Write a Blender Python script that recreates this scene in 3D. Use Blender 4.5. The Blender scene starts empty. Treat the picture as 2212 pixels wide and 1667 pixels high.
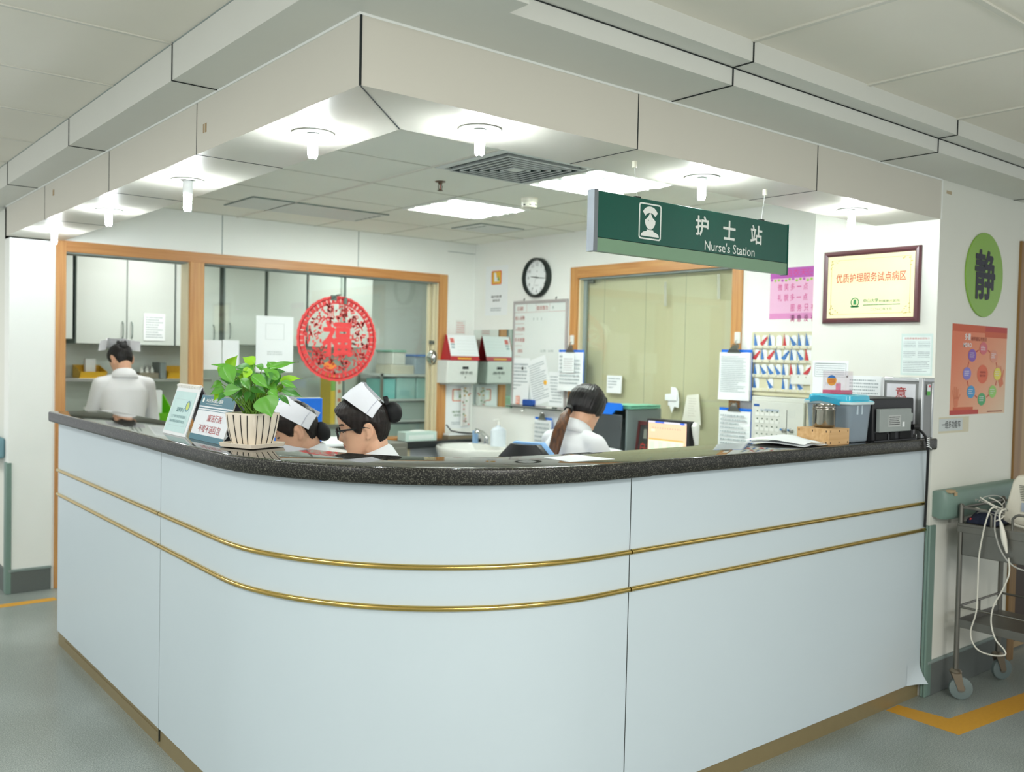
import bpy, math, random
from mathutils import Vector, Matrix

# ------------------------------------------------------------------ camera
scn = bpy.context.scene
COL = scn.collection
camd = bpy.data.cameras.new('camera')
cam = bpy.data.objects.new('camera', camd)
COL.objects.link(cam)
scn.camera = cam
camd.sensor_width = 36.0
camd.lens = 32.508
camd.clip_start = 0.05
camd.clip_end = 60
_R = ((0.775568, -0.002054, 0.631261), (-0.630879, -0.037441, 0.774977), (0.022043, -0.999297, -0.030334))
cam.matrix_world = Matrix(((_R[0][0], -_R[0][1], -_R[0][2], 0.0),
                           (_R[1][0], -_R[1][1], -_R[1][2], 0.0),
                           (_R[2][0], -_R[2][1], -_R[2][2], 1.53),
                           (0, 0, 0, 1)))
camd.dof.use_dof = True
camd.dof.focus_distance = 2.95
camd.dof.aperture_fstop = 3.2

# ------------------------------------------------------------------ exposure, world, lamps
scn.view_settings.view_transform = 'Standard'
scn.view_settings.look = 'None'
scn.view_settings.exposure = 0.08
scn.view_settings.gamma = 1.0
scn.view_settings.use_curve_mapping = False
world = bpy.data.worlds.new('ambient_fill')
scn.world = world
world.use_nodes = True
_bg = world.node_tree.nodes['Background']
_bg.inputs[0].default_value = (0.93, 0.98, 1.0, 1)
_bg.inputs[1].default_value = 0.75  # even ambient fill added all round, coming in at the open corridor ends


def area_lamp(name, loc, sx, sy, power, color=(1, 1, 1), rot=(0, 0, 0)):
    l = bpy.data.lights.new(name, 'AREA')
    l.shape = 'RECTANGLE'
    l.size, l.size_y = sx, sy
    l.energy = power
    l.color = color
    o = bpy.data.objects.new(name, l)
    o.location = loc
    o.rotation_euler = rot
    COL.objects.link(o)
    return o


# recessed ceiling lamps of the corridors (both arms), the treatment room and the station
CW = (0.98, 1.0, 0.98)
area_lamp('corridor_lamp', (0.4, -0.9, 2.49), 1.2, 0.6, 40, CW)
area_lamp('corridor_lamp', (2.0, -0.7, 2.49), 1.2, 0.6, 50, (1.0, 0.97, 0.95))


def fill_point(name, loc, power, color=(1, 1, 1)):
    l = bpy.data.lights.new(name, 'POINT')
    l.shadow_soft_size = 0.22
    l.energy = power
    l.color = color
    o = bpy.data.objects.new(name, l)
    o.location = loc
    COL.objects.link(o)
    return o


# added point fills that brighten the corridor ceilings; no fittings hang there
fill_point('corridor_fill', (1.1, -1.3, 1.95), 85, (1.0, 0.98, 0.93))
fill_point('corridor_fill', (-1.5, 1.6, 1.95), 50)
fill_point('corridor_fill', (-1.3, 5.4, 1.95), 30)
area_lamp('corridor_lamp', (5.6, -0.2, 2.49), 1.2, 0.6, 9, CW)
area_lamp('corridor_lamp', (-0.9, 3.0, 2.49), 0.6, 1.2, 34, CW)
area_lamp('corridor_lamp', (-0.6, 6.6, 2.49), 0.6, 1.2, 34, CW)
area_lamp('treatment_room_lamp', (2.3, 7.0, 2.47), 0.6, 0.5, 11, CW)
area_lamp('treatment_room_lamp', (4.2, 7.0, 2.47), 0.6, 0.5, 12, CW)

# ------------------------------------------------------------------ materials (all node based)
_M = {}


def lin(c):
    if isinstance(c, str):
        c = c.lstrip('#')
        c = tuple(int(c[i:i + 2], 16) / 255 for i in (0, 2, 4))
    return tuple((x / 12.92 if x <= 0.04045 else ((x + 0.055) / 1.055) ** 2.4) for x in c)


def mat(name, col='#cccccc', rough=0.5, metal=0.0, var=0.04, scale=30.0, emit=0.0, spec=0.5, alpha=1.0, coat=0.0,
        bump=0.0, trans=0.0, sss=0.0):
    if name in _M:
        return _M[name]
    m = bpy.data.materials.new(name)
    m.use_nodes = True
    nt = m.node_tree
    b = nt.nodes['Principled BSDF']
    c = lin(col)
    b.inputs['Roughness'].default_value = rough
    b.inputs['Metallic'].default_value = metal
    b.inputs['Specular IOR Level'].default_value = spec
    b.inputs['Coat Weight'].default_value = coat
    b.inputs['Alpha'].default_value = alpha
    b.inputs['Transmission Weight'].default_value = trans
    if sss:
        b.inputs['Subsurface Weight'].default_value = sss
        b.inputs['Subsurface Radius'].default_value = (0.012, 0.005, 0.003)
        b.inputs['Subsurface Scale'].default_value = 1.0
    b.inputs['Base Color'].default_value = (*c, 1)
    if var > 0 or bump > 0:
        tc = nt.nodes.new('ShaderNodeTexCoord')
        nz = nt.nodes.new('ShaderNodeTexNoise')
        nz.inputs['Scale'].default_value = scale
        nz.inputs['Detail'].default_value = 3
        nt.links.new(tc.outputs['Object'], nz.inputs['Vector'])
        if var > 0:
            mx = nt.nodes.new('ShaderNodeMix')
            mx.data_type = 'RGBA'
            mx.inputs[6].default_value = (*[x * (1 - var) for x in c], 1)
            mx.inputs[7].default_value = (*[min(1, x * (1 + var)) for x in c], 1)
            nt.links.new(nz.outputs['Fac'], mx.inputs[0])
            nt.links.new(mx.outputs[2], b.inputs['Base Color'])
        if bump > 0:
            bp = nt.nodes.new('ShaderNodeBump')
            bp.inputs['Strength'].default_value = bump
            bp.inputs['Distance'].default_value = 0.01
            nt.links.new(nz.outputs['Fac'], bp.inputs['Height'])
            nt.links.new(bp.outputs['Normal'], b.inputs['Normal'])
    if emit > 0:
        b.inputs['Emission Color'].default_value = (*c, 1)
        b.inputs['Emission Strength'].default_value = emit
    _M[name] = m
    return m


def ramp(nt, fac, stops):
    r = nt.nodes.new('ShaderNodeValToRGB')
    while len(r.color_ramp.elements) < len(stops):
        r.color_ramp.elements.new(0.5)
    for e, (p, c) in zip(r.color_ramp.elements, stops):
        e.position = p
        e.color = (*lin(c), 1)
    nt.links.new(fac, r.inputs['Fac'])
    return r


def wood(name, c1, c2, axis=2, rough=0.4):
    if name in _M:
        return _M[name]
    m = mat(name, c1, rough, var=0)
    nt = m.node_tree
    tc = nt.nodes.new('ShaderNodeTexCoord')
    mp = nt.nodes.new('ShaderNodeMapping')
    s = [60, 60, 60]
    s[axis] = 2.5
    mp.inputs['Scale'].default_value = s
    nz = nt.nodes.new('ShaderNodeTexNoise')
    nz.inputs['Scale'].default_value = 1.0
    nz.inputs['Detail'].default_value = 5
    nt.links.new(tc.outputs['Object'], mp.inputs[0])
    nt.links.new(mp.outputs[0], nz.inputs['Vector'])
    r = ramp(nt, nz.outputs['Fac'], [(0.3, c1), (0.7, c2)])
    nt.links.new(r.outputs[0], nt.nodes['Principled BSDF'].inputs['Base Color'])
    return m


def granite(name, rough, ior):
    if name in _M:
        return _M[name]
    m = mat(name, '#33332f', rough, var=0, spec=0.5)
    nt = m.node_tree
    tc = nt.nodes.new('ShaderNodeTexCoord')
    n1 = nt.nodes.new('ShaderNodeTexNoise')
    n1.inputs['Scale'].default_value = 260
    n1.inputs['Detail'].default_value = 2
    n2 = nt.nodes.new('ShaderNodeTexVoronoi')
    n2.inputs['Scale'].default_value = 210
    for n in (n1, n2):
        nt.links.new(tc.outputs['Object'], n.inputs['Vector'])
    r1 = ramp(nt, n1.outputs['Fac'], [(0.42, '#10100f'), (0.53, '#2a2a26'), (0.64, '#6e6d62')])
    r2 = ramp(nt, n2.outputs['Color'], [(0.0, '#121210'), (0.78, '#2c2c27'), (1.0, '#8b897b')])
    mx = nt.nodes.new('ShaderNodeMix')
    mx.data_type = 'RGBA'
    mx.inputs[0].default_value = 0.45
    nt.links.new(r1.outputs[0], mx.inputs[6])
    nt.links.new(r2.outputs[0], mx.inputs[7])
    b = nt.nodes['Principled BSDF']
    nt.links.new(mx.outputs[2], b.inputs['Base Color'])
    b.inputs['IOR'].default_value = ior
    return m


def vinyl():
    m = mat('vinyl_floor', '#8a918c', 0.3, var=0, spec=0.4)
    nt = m.node_tree
    tc = nt.nodes.new('ShaderNodeTexCoord')
    n1 = nt.nodes.new('ShaderNodeTexNoise')
    n1.inputs['Scale'].default_value = 220
    n1.inputs['Detail'].default_value = 2
    n2 = nt.nodes.new('ShaderNodeTexNoise')
    n2.inputs['Scale'].default_value = 1.6
    for n in (n1, n2):
        nt.links.new(tc.outputs['Object'], n.inputs['Vector'])
    r1 = ramp(nt, n1.outputs['Fac'], [(0.35, '#737d79'), (0.5, '#8f9894'), (0.68, '#b0b7b2')])
    r2 = ramp(nt, n2.outputs['Fac'], [(0.35, '#e2e2de'), (0.65, '#ffffff')])
    mx = nt.nodes.new('ShaderNodeMix')
    mx.data_type = 'RGBA'
    mx.blend_type = 'MULTIPLY'
    mx.inputs[0].default_value = 1.0
    nt.links.new(r1.outputs[0], mx.inputs[6])
    nt.links.new(r2.outputs[0], mx.inputs[7])
    nt.links.new(mx.outputs[2], nt.nodes['Principled BSDF'].inputs['Base Color'])
    return m


def clear(name, tint='#f4fbf8', refl=1.0, body=0.0, rough=0.02):
    """window glass or clear plastic: transparent with a Fresnel reflection and an optional milky body"""
    if name in _M:
        return _M[name]
    m = bpy.data.materials.new(name)
    m.use_nodes = True
    nt = m.node_tree
    nt.nodes.clear()
    out = nt.nodes.new('ShaderNodeOutputMaterial')
    tr = nt.nodes.new('ShaderNodeBsdfTransparent')
    tr.inputs[0].default_value = (*lin(tint), 1)
    src = tr.outputs[0]
    if body > 0:
        df = nt.nodes.new('ShaderNodeBsdfDiffuse')
        df.inputs[0].default_value = (*lin(tint), 1)
        mb = nt.nodes.new('ShaderNodeMixShader')
        mb.inputs[0].default_value = body
        nt.links.new(src, mb.inputs[1])
        nt.links.new(df.outputs[0], mb.inputs[2])
        src = mb.outputs[0]
    gl = nt.nodes.new('ShaderNodeBsdfGlossy')
    gl.inputs['Roughness'].default_value = rough
    lw = nt.nodes.new('ShaderNodeLayerWeight')
    pw = nt.nodes.new('ShaderNodeMath')
    pw.operation = 'POWER'
    pw.inputs[1].default_value = 5.0
    nt.links.new(lw.outputs['Facing'], pw.inputs[0])
    fr = nt.nodes.new('ShaderNodeMath')
    fr.operation = 'MULTIPLY_ADD'
    fr.inputs[1].default_value = 0.9
    fr.inputs[2].default_value = 0.06
    nt.links.new(pw.outputs[0], fr.inputs[0])
    mu = nt.nodes.new('ShaderNodeMath')
    mu.operation = 'MULTIPLY'
    mu.inputs[1].default_value = refl
    nt.links.new(fr.outputs[0], mu.inputs[0])
    mx = nt.nodes.new('ShaderNodeMixShader')
    nt.links.new(mu.outputs[0], mx.inputs[0])
    nt.links.new(src, mx.inputs[1])
    nt.links.new(gl.outputs[0], mx.inputs[2])
    nt.links.new(mx.outputs[0], out.inputs[0])
    _M[name] = m
    return m


def hair_mat(name, c1, c2, axis=2):
    m = wood(name, c1, c2, axis, 0.42)
    m.node_tree.nodes['Principled BSDF'].inputs['Specular IOR Level'].default_value = 0.35
    nt = m.node_tree
    bp = nt.nodes.new('ShaderNodeBump')
    bp.inputs['Strength'].default_value = 0.35
    bp.inputs['Distance'].default_value = 0.004
    nz = [n for n in nt.nodes if n.type == 'TEX_NOISE'][0]
    nt.links.new(nz.outputs['Fac'], bp.inputs['Height'])
    nt.links.new(bp.outputs['Normal'], nt.nodes['Principled BSDF'].inputs['Normal'])
    return m


# ------------------------------------------------------------------ mesh building
_TXT = {}


def text_mesh(s, bold):
    k = (s, bold)
    if k in _TXT:
        return _TXT[k]
    c = bpy.data.curves.new('t', 'FONT')
    c.body = s
    c.size = 1
    c.offset = bold
    c.resolution_u = 2
    o = bpy.data.objects.new('t', c)
    COL.objects.link(o)
    bpy.context.view_layer.update()
    dg = bpy.context.evaluated_depsgraph_get()
    me = bpy.data.meshes.new_from_object(o.evaluated_get(dg))
    vs = [v.co.copy() for v in me.vertices]
    fs = [tuple(p.vertices) for p in me.polygons]
    bpy.data.objects.remove(o)
    bpy.data.curves.remove(c)
    bpy.data.meshes.remove(me)
    _TXT[k] = (vs, fs)
    return _TXT[k]


class MB:
    """collects shapes and links them as ONE mesh object"""

    def __init__(self):
        self.v, self.f, self.mi = [], [], []
        self.m = 0
        self.T = None

    def use(self, i):
        self.m = i
        return self

    def add(self, vs, fs, mi=None):
        n = len(self.v)
        if self.T is not None:
            vs = [self.T @ Vector(p) for p in vs]
        self.v += [tuple(p) for p in vs]
        for f in fs:
            self.f.append(tuple(i + n for i in f))
            self.mi.append(self.m if mi is None else mi)
        return self

    def box(self, a, b, mi=None):
        x0, y0, z0 = a
        x1, y1, z1 = b
        return self.add([(x0, y0, z0), (x1, y0, z0), (x1, y1, z0), (x0, y1, z0),
                         (x0, y0, z1), (x1, y0, z1), (x1, y1, z1), (x0, y1, z1)],
                        [(0, 3, 2, 1), (4, 5, 6, 7), (0, 1, 5, 4), (1, 2, 6, 5), (2, 3, 7, 6), (3, 0, 4, 7)], mi)

    def cbox(self, c, s, rot=None, mi=None):
        hx, hy, hz = s[0] / 2, s[1] / 2, s[2] / 2
        M = Matrix.Translation(Vector(c))
        if rot is not None:
            M = M @ rot.to_4x4()
        old = self.T
        self.T = M if old is None else old @ M
        self.box((-hx, -hy, -hz), (hx, hy, hz), mi)
        self.T = old
        return self

    def rect(self, x0, y0, x1, y1, z, mi=None):
        return self.add([(x0, y0, z), (x1, y0, z), (x1, y1, z), (x0, y1, z)], [(0, 1, 2, 3)], mi)

    def poly(self, pts, z, mi=None):
        return self.add([(p[0], p[1], z) for p in pts], [tuple(range(len(pts)))], mi)

    def prism(self, pts, z0, z1, mi=None):
        """pts counter-clockwise in xy"""
        n = len(pts)
        vs = [(p[0], p[1], z0) for p in pts] + [(p[0], p[1], z1) for p in pts]
        fs = [tuple(reversed(range(n))), tuple(range(n, 2 * n))]
        fs += [(i, (i + 1) % n, n + (i + 1) % n, n + i) for i in range(n)]
        return self.add(vs, fs, mi)

    def ring2d(self, outer, inner, z0, z1, mi=None):
        n = len(outer)
        vs = [(p[0], p[1], z) for z in (z0, z1) for p in outer] + [(p[0], p[1], z) for z in (z0, z1) for p in inner]
        fs = []
        for i in range(n):
            j = (i + 1) % n
            fs += [(i, j, n + j, n + i), (2 * n + j, 2 * n + i, 3 * n + i, 3 * n + j),
                   (n + i, n + j, 3 * n + j, 3 * n + i), (j, i, 2 * n + i, 2 * n + j)]
        return self.add(vs, fs, mi)

    def disc(self, cx, cy, rx, ry, z, n=40, mi=None):
        return self.poly([(cx + rx * math.cos(2 * math.pi * i / n), cy + ry * math.sin(2 * math.pi * i / n)) for i in
                          range(n)], z, mi)

    def loft(self, rings, caps=True, closed=True, mi=None):
        n = len(rings[0])
        vs = [p for r in rings for p in r]
        fs = []
        for k in range(len(rings) - 1):
            for i in range(n if closed else n - 1):
                j = (i + 1) % n
                fs.append((k * n + i, k * n + j, (k + 1) * n + j, (k + 1) * n + i))
        if caps and closed:
            fs.append(tuple(reversed(range(n))))
            fs.append(tuple(range((len(rings) - 1) * n, len(rings) * n)))
        return self.add(vs, fs, mi)

    def lathe(self, prof, c=(0, 0, 0), n=24, mi=None, sx=1.0, sy=1.0, caps=True):
        rings = [[(c[0] + r * sx * math.cos(2 * math.pi * i / n), c[1] + r * sy * math.sin(2 * math.pi * i / n),
                   c[2] + z) for i in range(n)] for r, z in prof]
        return self.loft(rings, caps, True, mi)

    def tube(self, pts, r, n=8, mi=None, caps=True):
        pts = [Vector(p) for p in pts]
        rs = r if isinstance(r, (list, tuple)) else [r] * len(pts)
        rings = []
        up = None
        for i, p in enumerate(pts):
            a = pts[max(i - 1, 0)]
            b = pts[min(i + 1, len(pts) - 1)]
            t = (b - a)
            t = t.normalized() if t.length > 1e-9 else Vector((0, 0, 1))
            if up is None:
                up = Vector((0, 0, 1)) if abs(t.z) < 0.9 else Vector((1, 0, 0))
            s = t.cross(up)
            if s.length < 1e-6:
                s = t.orthogonal()
            s.normalize()
            up = s.cross(t).normalized()
            rings.append([p + rs[i] * (math.cos(2 * math.pi * k / n) * s + math.sin(2 * math.pi * k / n) * up)
                          for k in range(n)])
        return self.loft([list(reversed(q)) for q in rings], caps, True, mi)

    def ball(self, c, r, n=12, mi=None):
        rx, ry, rz = r if isinstance(r, (tuple, list)) else (r, r, r)
        m = max(4, n // 2)
        prof = [(max(1e-4, math.sin(math.pi * k / m)), -math.cos(math.pi * k / m)) for k in range(m + 1)]
        rings = [[(c[0] + rx * q * math.cos(2 * math.pi * i / n), c[1] + ry * q * math.sin(2 * math.pi * i / n),
                   c[2] + rz * h) for i in range(n)] for q, h in prof]
        return self.loft(rings, True, True, mi)

    def capsule(self, a, b, ra, rb, n=14, mi=None):
        a, b = Vector(a), Vector(b)
        d = b - a
        L = d.length
        t = d.normalized()
        pts, rs = [], []
        for k in range(5):
            q = math.pi / 2 * k / 4
            pts.append(a - t * ra * math.cos(q))
            rs.append(max(1e-4, ra * math.sin(q)))
        for k in range(5):
            q = math.pi / 2 * k / 4
            pts.append(b + t * rb * math.sin(q))
            rs.append(max(1e-4, rb * math.cos(q)))
        return self.tube(pts, rs, n, mi)

    def text(self, s, cx, cy, w=None, h=None, z=0.001, mi=None, bold=0.0, cell=None):
        """flat lettering fitted into w x h centred on cx, cy"""
        spread = max(0.0, bold - .012)
        vs, fs = text_mesh(s, min(bold, .012))
        x0 = min(p.x for p in vs)
        x1 = max(p.x for p in vs)
        y0 = min(p.y for p in vs)
        y1 = max(p.y for p in vs)
        sx = w / (x1 - x0) if w else None
        sy = h / (y1 - y0) if h else None
        sx = sx or sy
        sy = sy or sx
        for k, (dx, dy) in enumerate(((0, 0),) if spread < .004 else ((0, 0), (spread, 0), (-spread, 0), (0, spread), (0, -spread))):
            self.add([(cx + (p.x + dx - (x0 + x1) / 2) * sx, cy + (p.y + dy - (y0 + y1) / 2) * sy, z + k * .00012) for p in vs], fs, mi)
        return self

    def lines(self, x0, y0, x1, y1, rows, z=0.001, mi=None, seed=1, fill=0.55, gap=0.35):
        """rows of small illegible print"""
        rnd = random.Random(seed)
        dy = (y1 - y0) / rows
        for r in range(rows):
            yb = y1 - (r + 1) * dy + dy * (1 - fill) / 2
            x = x0
            end = x1 - (x1 - x0) * rnd.choice((0, 0, 0.1, 0.3))
            while x < end:
                w = dy * fill * rnd.uniform(0.5, 1.6)
                self.rect(x, yb, min(x + w, x1), yb + dy * fill, z, mi)
                x += w + dy * fill * gap * rnd.uniform(0.6, 1.6)
        return self

    def build(self, name, mats, parent=None, smooth=35, bevel=0.0, seg=2):
        me = bpy.data.meshes.new(name)
        me.from_pydata(self.v, [], self.f)
        if not isinstance(mats, (list, tuple)):
            mats = [mats]
        for m in mats:
            me.materials.append(m)
        me.polygons.foreach_set('material_index', self.mi)
        if smooth:
            me.polygons.foreach_set('use_smooth', [True] * len(me.polygons))
            me.set_sharp_from_angle(angle=math.radians(smooth))
        me.update()
        o = bpy.data.objects.new(name, me)
        COL.objects.link(o)
        if parent is not None:
            o.parent = parent
        if bevel > 0:
            md = o.modifiers.new('edge', 'BEVEL')
            md.width = bevel
            md.segments = seg
            md.limit_method = 'ANGLE'
            md.angle_limit = math.radians(40)
        return o


def tag(o, label=None, cat=None, group=None, kind=None):
    if label:
        o['label'] = label
    if cat:
        o['category'] = cat
    if group:
        o['group'] = group
    if kind:
        o['kind'] = kind
    return o


def thing(name, label, cat, M=None, group=None):
    o = bpy.data.objects.new(name, None)
    o.empty_display_size = 0.05
    COL.objects.link(o)
    if M is not None:
        o.matrix_world = M
    return tag(o, label, cat, group)


def struct(name, mb, mats, bevel=0.0, smooth=35):
    o = mb.build(name, mats, None, smooth, bevel)
    o['kind'] = 'structure'
    return o


def copy_tree(o, parent=None):
    c = o.copy()
    COL.objects.link(c)
    if parent is not None:
        c.parent = parent
    for ch in list(o.children):
        copy_tree(ch, c)
    return c


def at(x, y, z, rz=0.0):
    return Matrix.Translation((x, y, z)) @ Matrix.Rotation(rz, 4, 'Z')


def wall_x(x, y, z):
    """frame on a wall that faces -x: local x = -y, local y = up, local z = out of the wall"""
    return Matrix(((0, 0, -1, x), (-1, 0, 0, y), (0, 1, 0, z), (0, 0, 0, 1)))


def wall_y(x, y, z):
    """frame on a wall that faces -y: local x = +x, local y = up, local z = out of the wall"""
    return Matrix(((1, 0, 0, x), (0, 0, -1, y), (0, 1, 0, z), (0, 0, 0, 1)))


def rrect(x0, y0, x1, y1, r, n=5):
    pts = []
    for cx, cy, a0 in ((x1 - r, y0 + r, -90), (x1 - r, y1 - r, 0), (x0 + r, y1 - r, 90), (x0 + r, y0 + r, 180)):
        for k in range(n + 1):
            a = math.radians(a0 + 90 * k / n)
            pts.append((cx + r * math.cos(a), cy + r * math.sin(a)))
    return pts


# shared materials
WHITE = mat('white_paint', '#eff1ec', 0.55, var=0.02, scale=4)
CREAMWALL = mat('cream_wall_paint', '#e3e4da', 0.6, var=0.03, scale=3)
ALU = mat('ceiling_metal', '#dadbd4', 0.42, var=0.02, scale=6, spec=0.4)
TILE = mat('ceiling_tile', '#ece7db', 0.65, var=0.04, scale=2.5)
INTILE = mat('station_ceiling_tile', '#eceee4', 0.65, var=0.03, scale=2.5)
BAR = mat('ceiling_bar', '#d8d6cb', 0.5, var=0.05, scale=20)
SEAM = mat('dark_seam', '#1d2423', 0.8, var=0)
PALESEAM = mat('grey_seam', '#8f9a97', 0.8, var=0)
FRAMEWOOD = wood('frame_wood', '#b57a42', '#cd9a5e', 2)
FRAMEWOODX = wood('frame_wood_head', '#b0743e', '#c68f56', 0)
CREAM = mat('cream_jamb', '#d9cfae', 0.5)
GREEN = mat('sage_green_vinyl', '#718a80', 0.45)
BBGREY = mat('grey_vinyl_baseboard', '#5f6562', 0.5, var=0.1, scale=120)
PANEL = mat('pale_blue_laminate', '#c8d5db', 0.38, var=0.015, scale=3)
GRAN = granite('granite_polished', 0.04, 1.75)
GRANE = granite('granite_edge', 0.30, 1.4)
FLOOR = vinyl()
BRASS = mat('brass', '#cfb268', 0.16, 1.0, var=0.05)
KICK = mat('brushed_gold_kick', '#948560', 0.42, 0.35, var=0.06)
YTAPE = mat('yellow_tape', '#c79228', 0.55, var=0.08, scale=60)
PAPER = mat('white_paper', '#eef2f3', 0.7, var=0.01)
INK = mat('grey_print', '#a4afb2', 0.8, var=0)
BLACKINK = mat('black_print', '#1c1d22', 0.7, var=0)
REDINK = mat('red_print', '#c93a35', 0.7, var=0)
STEEL = mat('stainless_steel', '#b5b6b2', 0.28, 1.0, var=0.06, scale=40)
CHROME = mat('chrome', '#d8dad8', 0.08, 1.0, var=0)
BLACK = mat('black_plastic', '#17181a', 0.4)
GREY = mat('grey_plastic', '#8d9692', 0.45)
WPLAS = mat('white_plastic', '#e6e8e2', 0.35)
BLUEPL = mat('blue_plastic', '#0c6bd6', 0.35)
GLASS = clear('window_glass', '#f8fcfa', 0.8)
DARKIN = mat('dark_recess', '#0c0e10', 0.8, var=0)
# ------------------------------------------------------------------ room shell
ZC, ZI, ZS, ZT = 2.506, 2.486, 2.207, 2.388     # corridor ceiling, station ceiling, soffit underside, soffit top
XL, YR = 1.172, 2.07                            # outer faces of the soffit
m = MB().box((-6, -4, -0.1), (9, 9.6, 0))
struct('floor', m, FLOOR)
o = MB().box((1.02, 6.05, 0.0005), (1.02 + .4, 6.05, 0.001))
for name, lab, pts in (
        ('floor_tape', 'yellow tape line across the floor in front of the treatment room doorway',
         [(-3.0, 6.045), (1.40, 6.045), (1.40, 6.12), (-3.0, 6.12)]),
        ('floor_tape', 'bent yellow tape marking the parking bay under the steel cart',
         [(3.885, 2.085), (3.876, 1.758), (4.40, 1.715), (6.0, 1.585), (6.0, 1.69), (4.66, 1.806), (4.02, 1.868), (3.99, 2.085)])):
    tag(MB().prism(pts, 0.0, 0.0012).build(name, YTAPE), lab, 'floor marking')

# corridor ceiling: tiles with raised bars
m = MB()
m.box((-6, -4, ZC), (1.02, 9.6, ZC + .1), 0).box((1.02, -4, ZC), (9, 1.747, ZC + .1), 0)
for k in range(-9, 11):
    y = 3.004 + .63 * k
    m.box((-6, y - .007, ZC - .004), (1.02, y + .007, ZC + .01), 1)
for k in range(-5, 3):
    x = 1.02 - 1.25 * (k + 6)
    m.box((x - .007, -4, ZC - .004), (x + .007, 9.6, ZC + .01), 1)
for k in range(0, 13):
    x = 2.335 + .655 * (k - 2)
    m.box((x - .009, -4, ZC - .006), (x + .009, 1.747, ZC + .01), 1)
for y in (1.155, 0.5, -.155, -.8):
    m.box((1.02, y - .009, ZC - .006), (9, y + .009, ZC + .01), 1)
struct('ceiling', m, [TILE, BAR])

# stepped metal trim between corridor ceiling and soffit
m = MB()
m.box((1.02, 1.747, ZT), (1.45, 9.6, ZC + .1), 0)
m.box((1.45, 1.822, ZT), (9, 2.4, ZC + .1), 0).box((1.45, 1.747, 2.443), (9, 1.822, ZC + .1), 0)
e = .0025
for y in (2.997, 4.262, 5.51, 6.75):
    m.box((1.02 - e, y - .0022, ZT - e), (1.02 + .16, y + .0022, ZC), 1)
for x in (2.337, 3.647, 4.95):
    m.box((x - .0025, 1.747 - e, 2.443 - e), (x + .0025, 1.83, ZC), 1)
    m.box((x - .0025, 1.822 - e, ZT - e), (x + .0025, 2.07, 2.443), 1)
m.box((1.2, 1.820, 2.4395), (9, 1.8225, 2.4435), 1)
m.box((1.019, 1.747, ZC - .004), (1.0215, 9.6, ZC + .001), 2)
struct('trim_1', m, [ALU, SEAM, PALESEAM])

# soffit over the counter
BEIGE = mat('soffit_metal', '#d6d2c6', 0.36, var=0.015, scale=5, spec=0.45)
m = MB()
m.prism([(XL, YR), (4.19, YR), (4.19, 2.385), (1.49, 2.385), (1.49, 6.36), (XL, 6.36)], ZS, ZT)
m.box((1.40, 2.30, ZT - .01), (1.49, 6.36, 2.60), 0).box((1.40, 2.30, ZT - .01), (4.9, 2.385, 2.60), 0)
for y in (3.19, 4.222, 5.382):
    m.box((XL - .001, y - .002, ZS - .001), (1.49, y + .002, ZT - .004), 1)
for x in (2.182, 3.193):
    m.box((x - .002, YR - .001, ZS - .001), (x + .002, 2.385, ZT - .004), 1)
m.box((XL - .0015, YR - .0015, ZS - .001), (XL + .0035, YR + .0035, ZT - .002), 1)
m.T = Matrix.Translation((XL, YR, 0)) @ Matrix.Rotation(math.radians(45), 4, 'Z')
m.box((0, -.0018, ZS - .0012), (.447, .0018, ZS + .01), 1)
m.T = None
# white caulk along the top edge and old tape scraps
m.tube([(XL - .002, 6.36, ZT - .002), (XL - .002, YR, ZT - .002), (4.19, YR - .002, ZT - .002)], .005, 6, 2)
m.box((XL - .001, 3.10, 2.27), (XL, 3.115, 2.30), 3).box((XL - .001, 3.125, 2.27), (XL, 3.131, 2.30), 3)
m.box((XL - .001, 5.18, 2.31), (XL, 5.21, 2.34), 3)
struct('trim_2', m, [BEIGE, SEAM, WHITE, mat('old_tape', '#a88f6a', .7)], smooth=0)

# station ceiling
m = MB().box((1.49, 2.385, ZI), (4.75, 6.36, ZI + .09), 0)
for k in range(-1, 4):
    x = 2.632 + .603 * k
    m.box((x - .006, 2.385, ZI - (.006 if k == 0 else .002)), (x + .006, 6.36, ZI + .01), 1 if k == 0 else 2)
for k in range(-1, 6):
    y = 3.312 + .603 * k
    m.box((1.49, y - .006, ZI - .002), (4.75, y + .006, ZI + .01), 2)
struct('ceiling_station', m, [INTILE, BAR, mat('station_ceiling_joint', '#c3c5b8', .7)])

# back wall with the doorway and the window of the treatment room
m = MB()
Y0, Y1 = 6.36, 6.50
m.box((1.19, Y0, 0), (1.45, Y1, ZC)).box((1.45, Y0, 2.21), (4.75, Y1, ZC + .1)).box((4.46, Y0, 0), (4.9, Y1, 2.21))
m.box((2.32, Y0 + .003, 0), (4.46, Y1, .79)).box((1.19, Y0, 2.2), (1.46, Y1, ZC + .1))
for x in (2.525, 3.612):
    m.box((x - .003, Y0 - .002, 2.212), (x + .003, Y0 + .001, ZI), 1)
m.box((4.46, Y0 - .002, 2.404), (4.75, Y0 + .001, 2.408), 1)
struct('wall_back', m, [WHITE, PALESEAM])
m = MB()
f0, f1 = Y0 - .012, Y1 + .005
m.box((1.45, f0, 0), (1.51, f1, 2.21), 0).box((2.297, f0, 0), (2.398, f1, 2.14), 0)
m.box((4.378, f0, .80), (4.458, f1, 2.21), 0)
m.box((1.51, f0, 2.14), (4.378, f1, 2.21), 1)
m.box((2.398, f0, .80), (4.378, f1, .865), 1)
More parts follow.
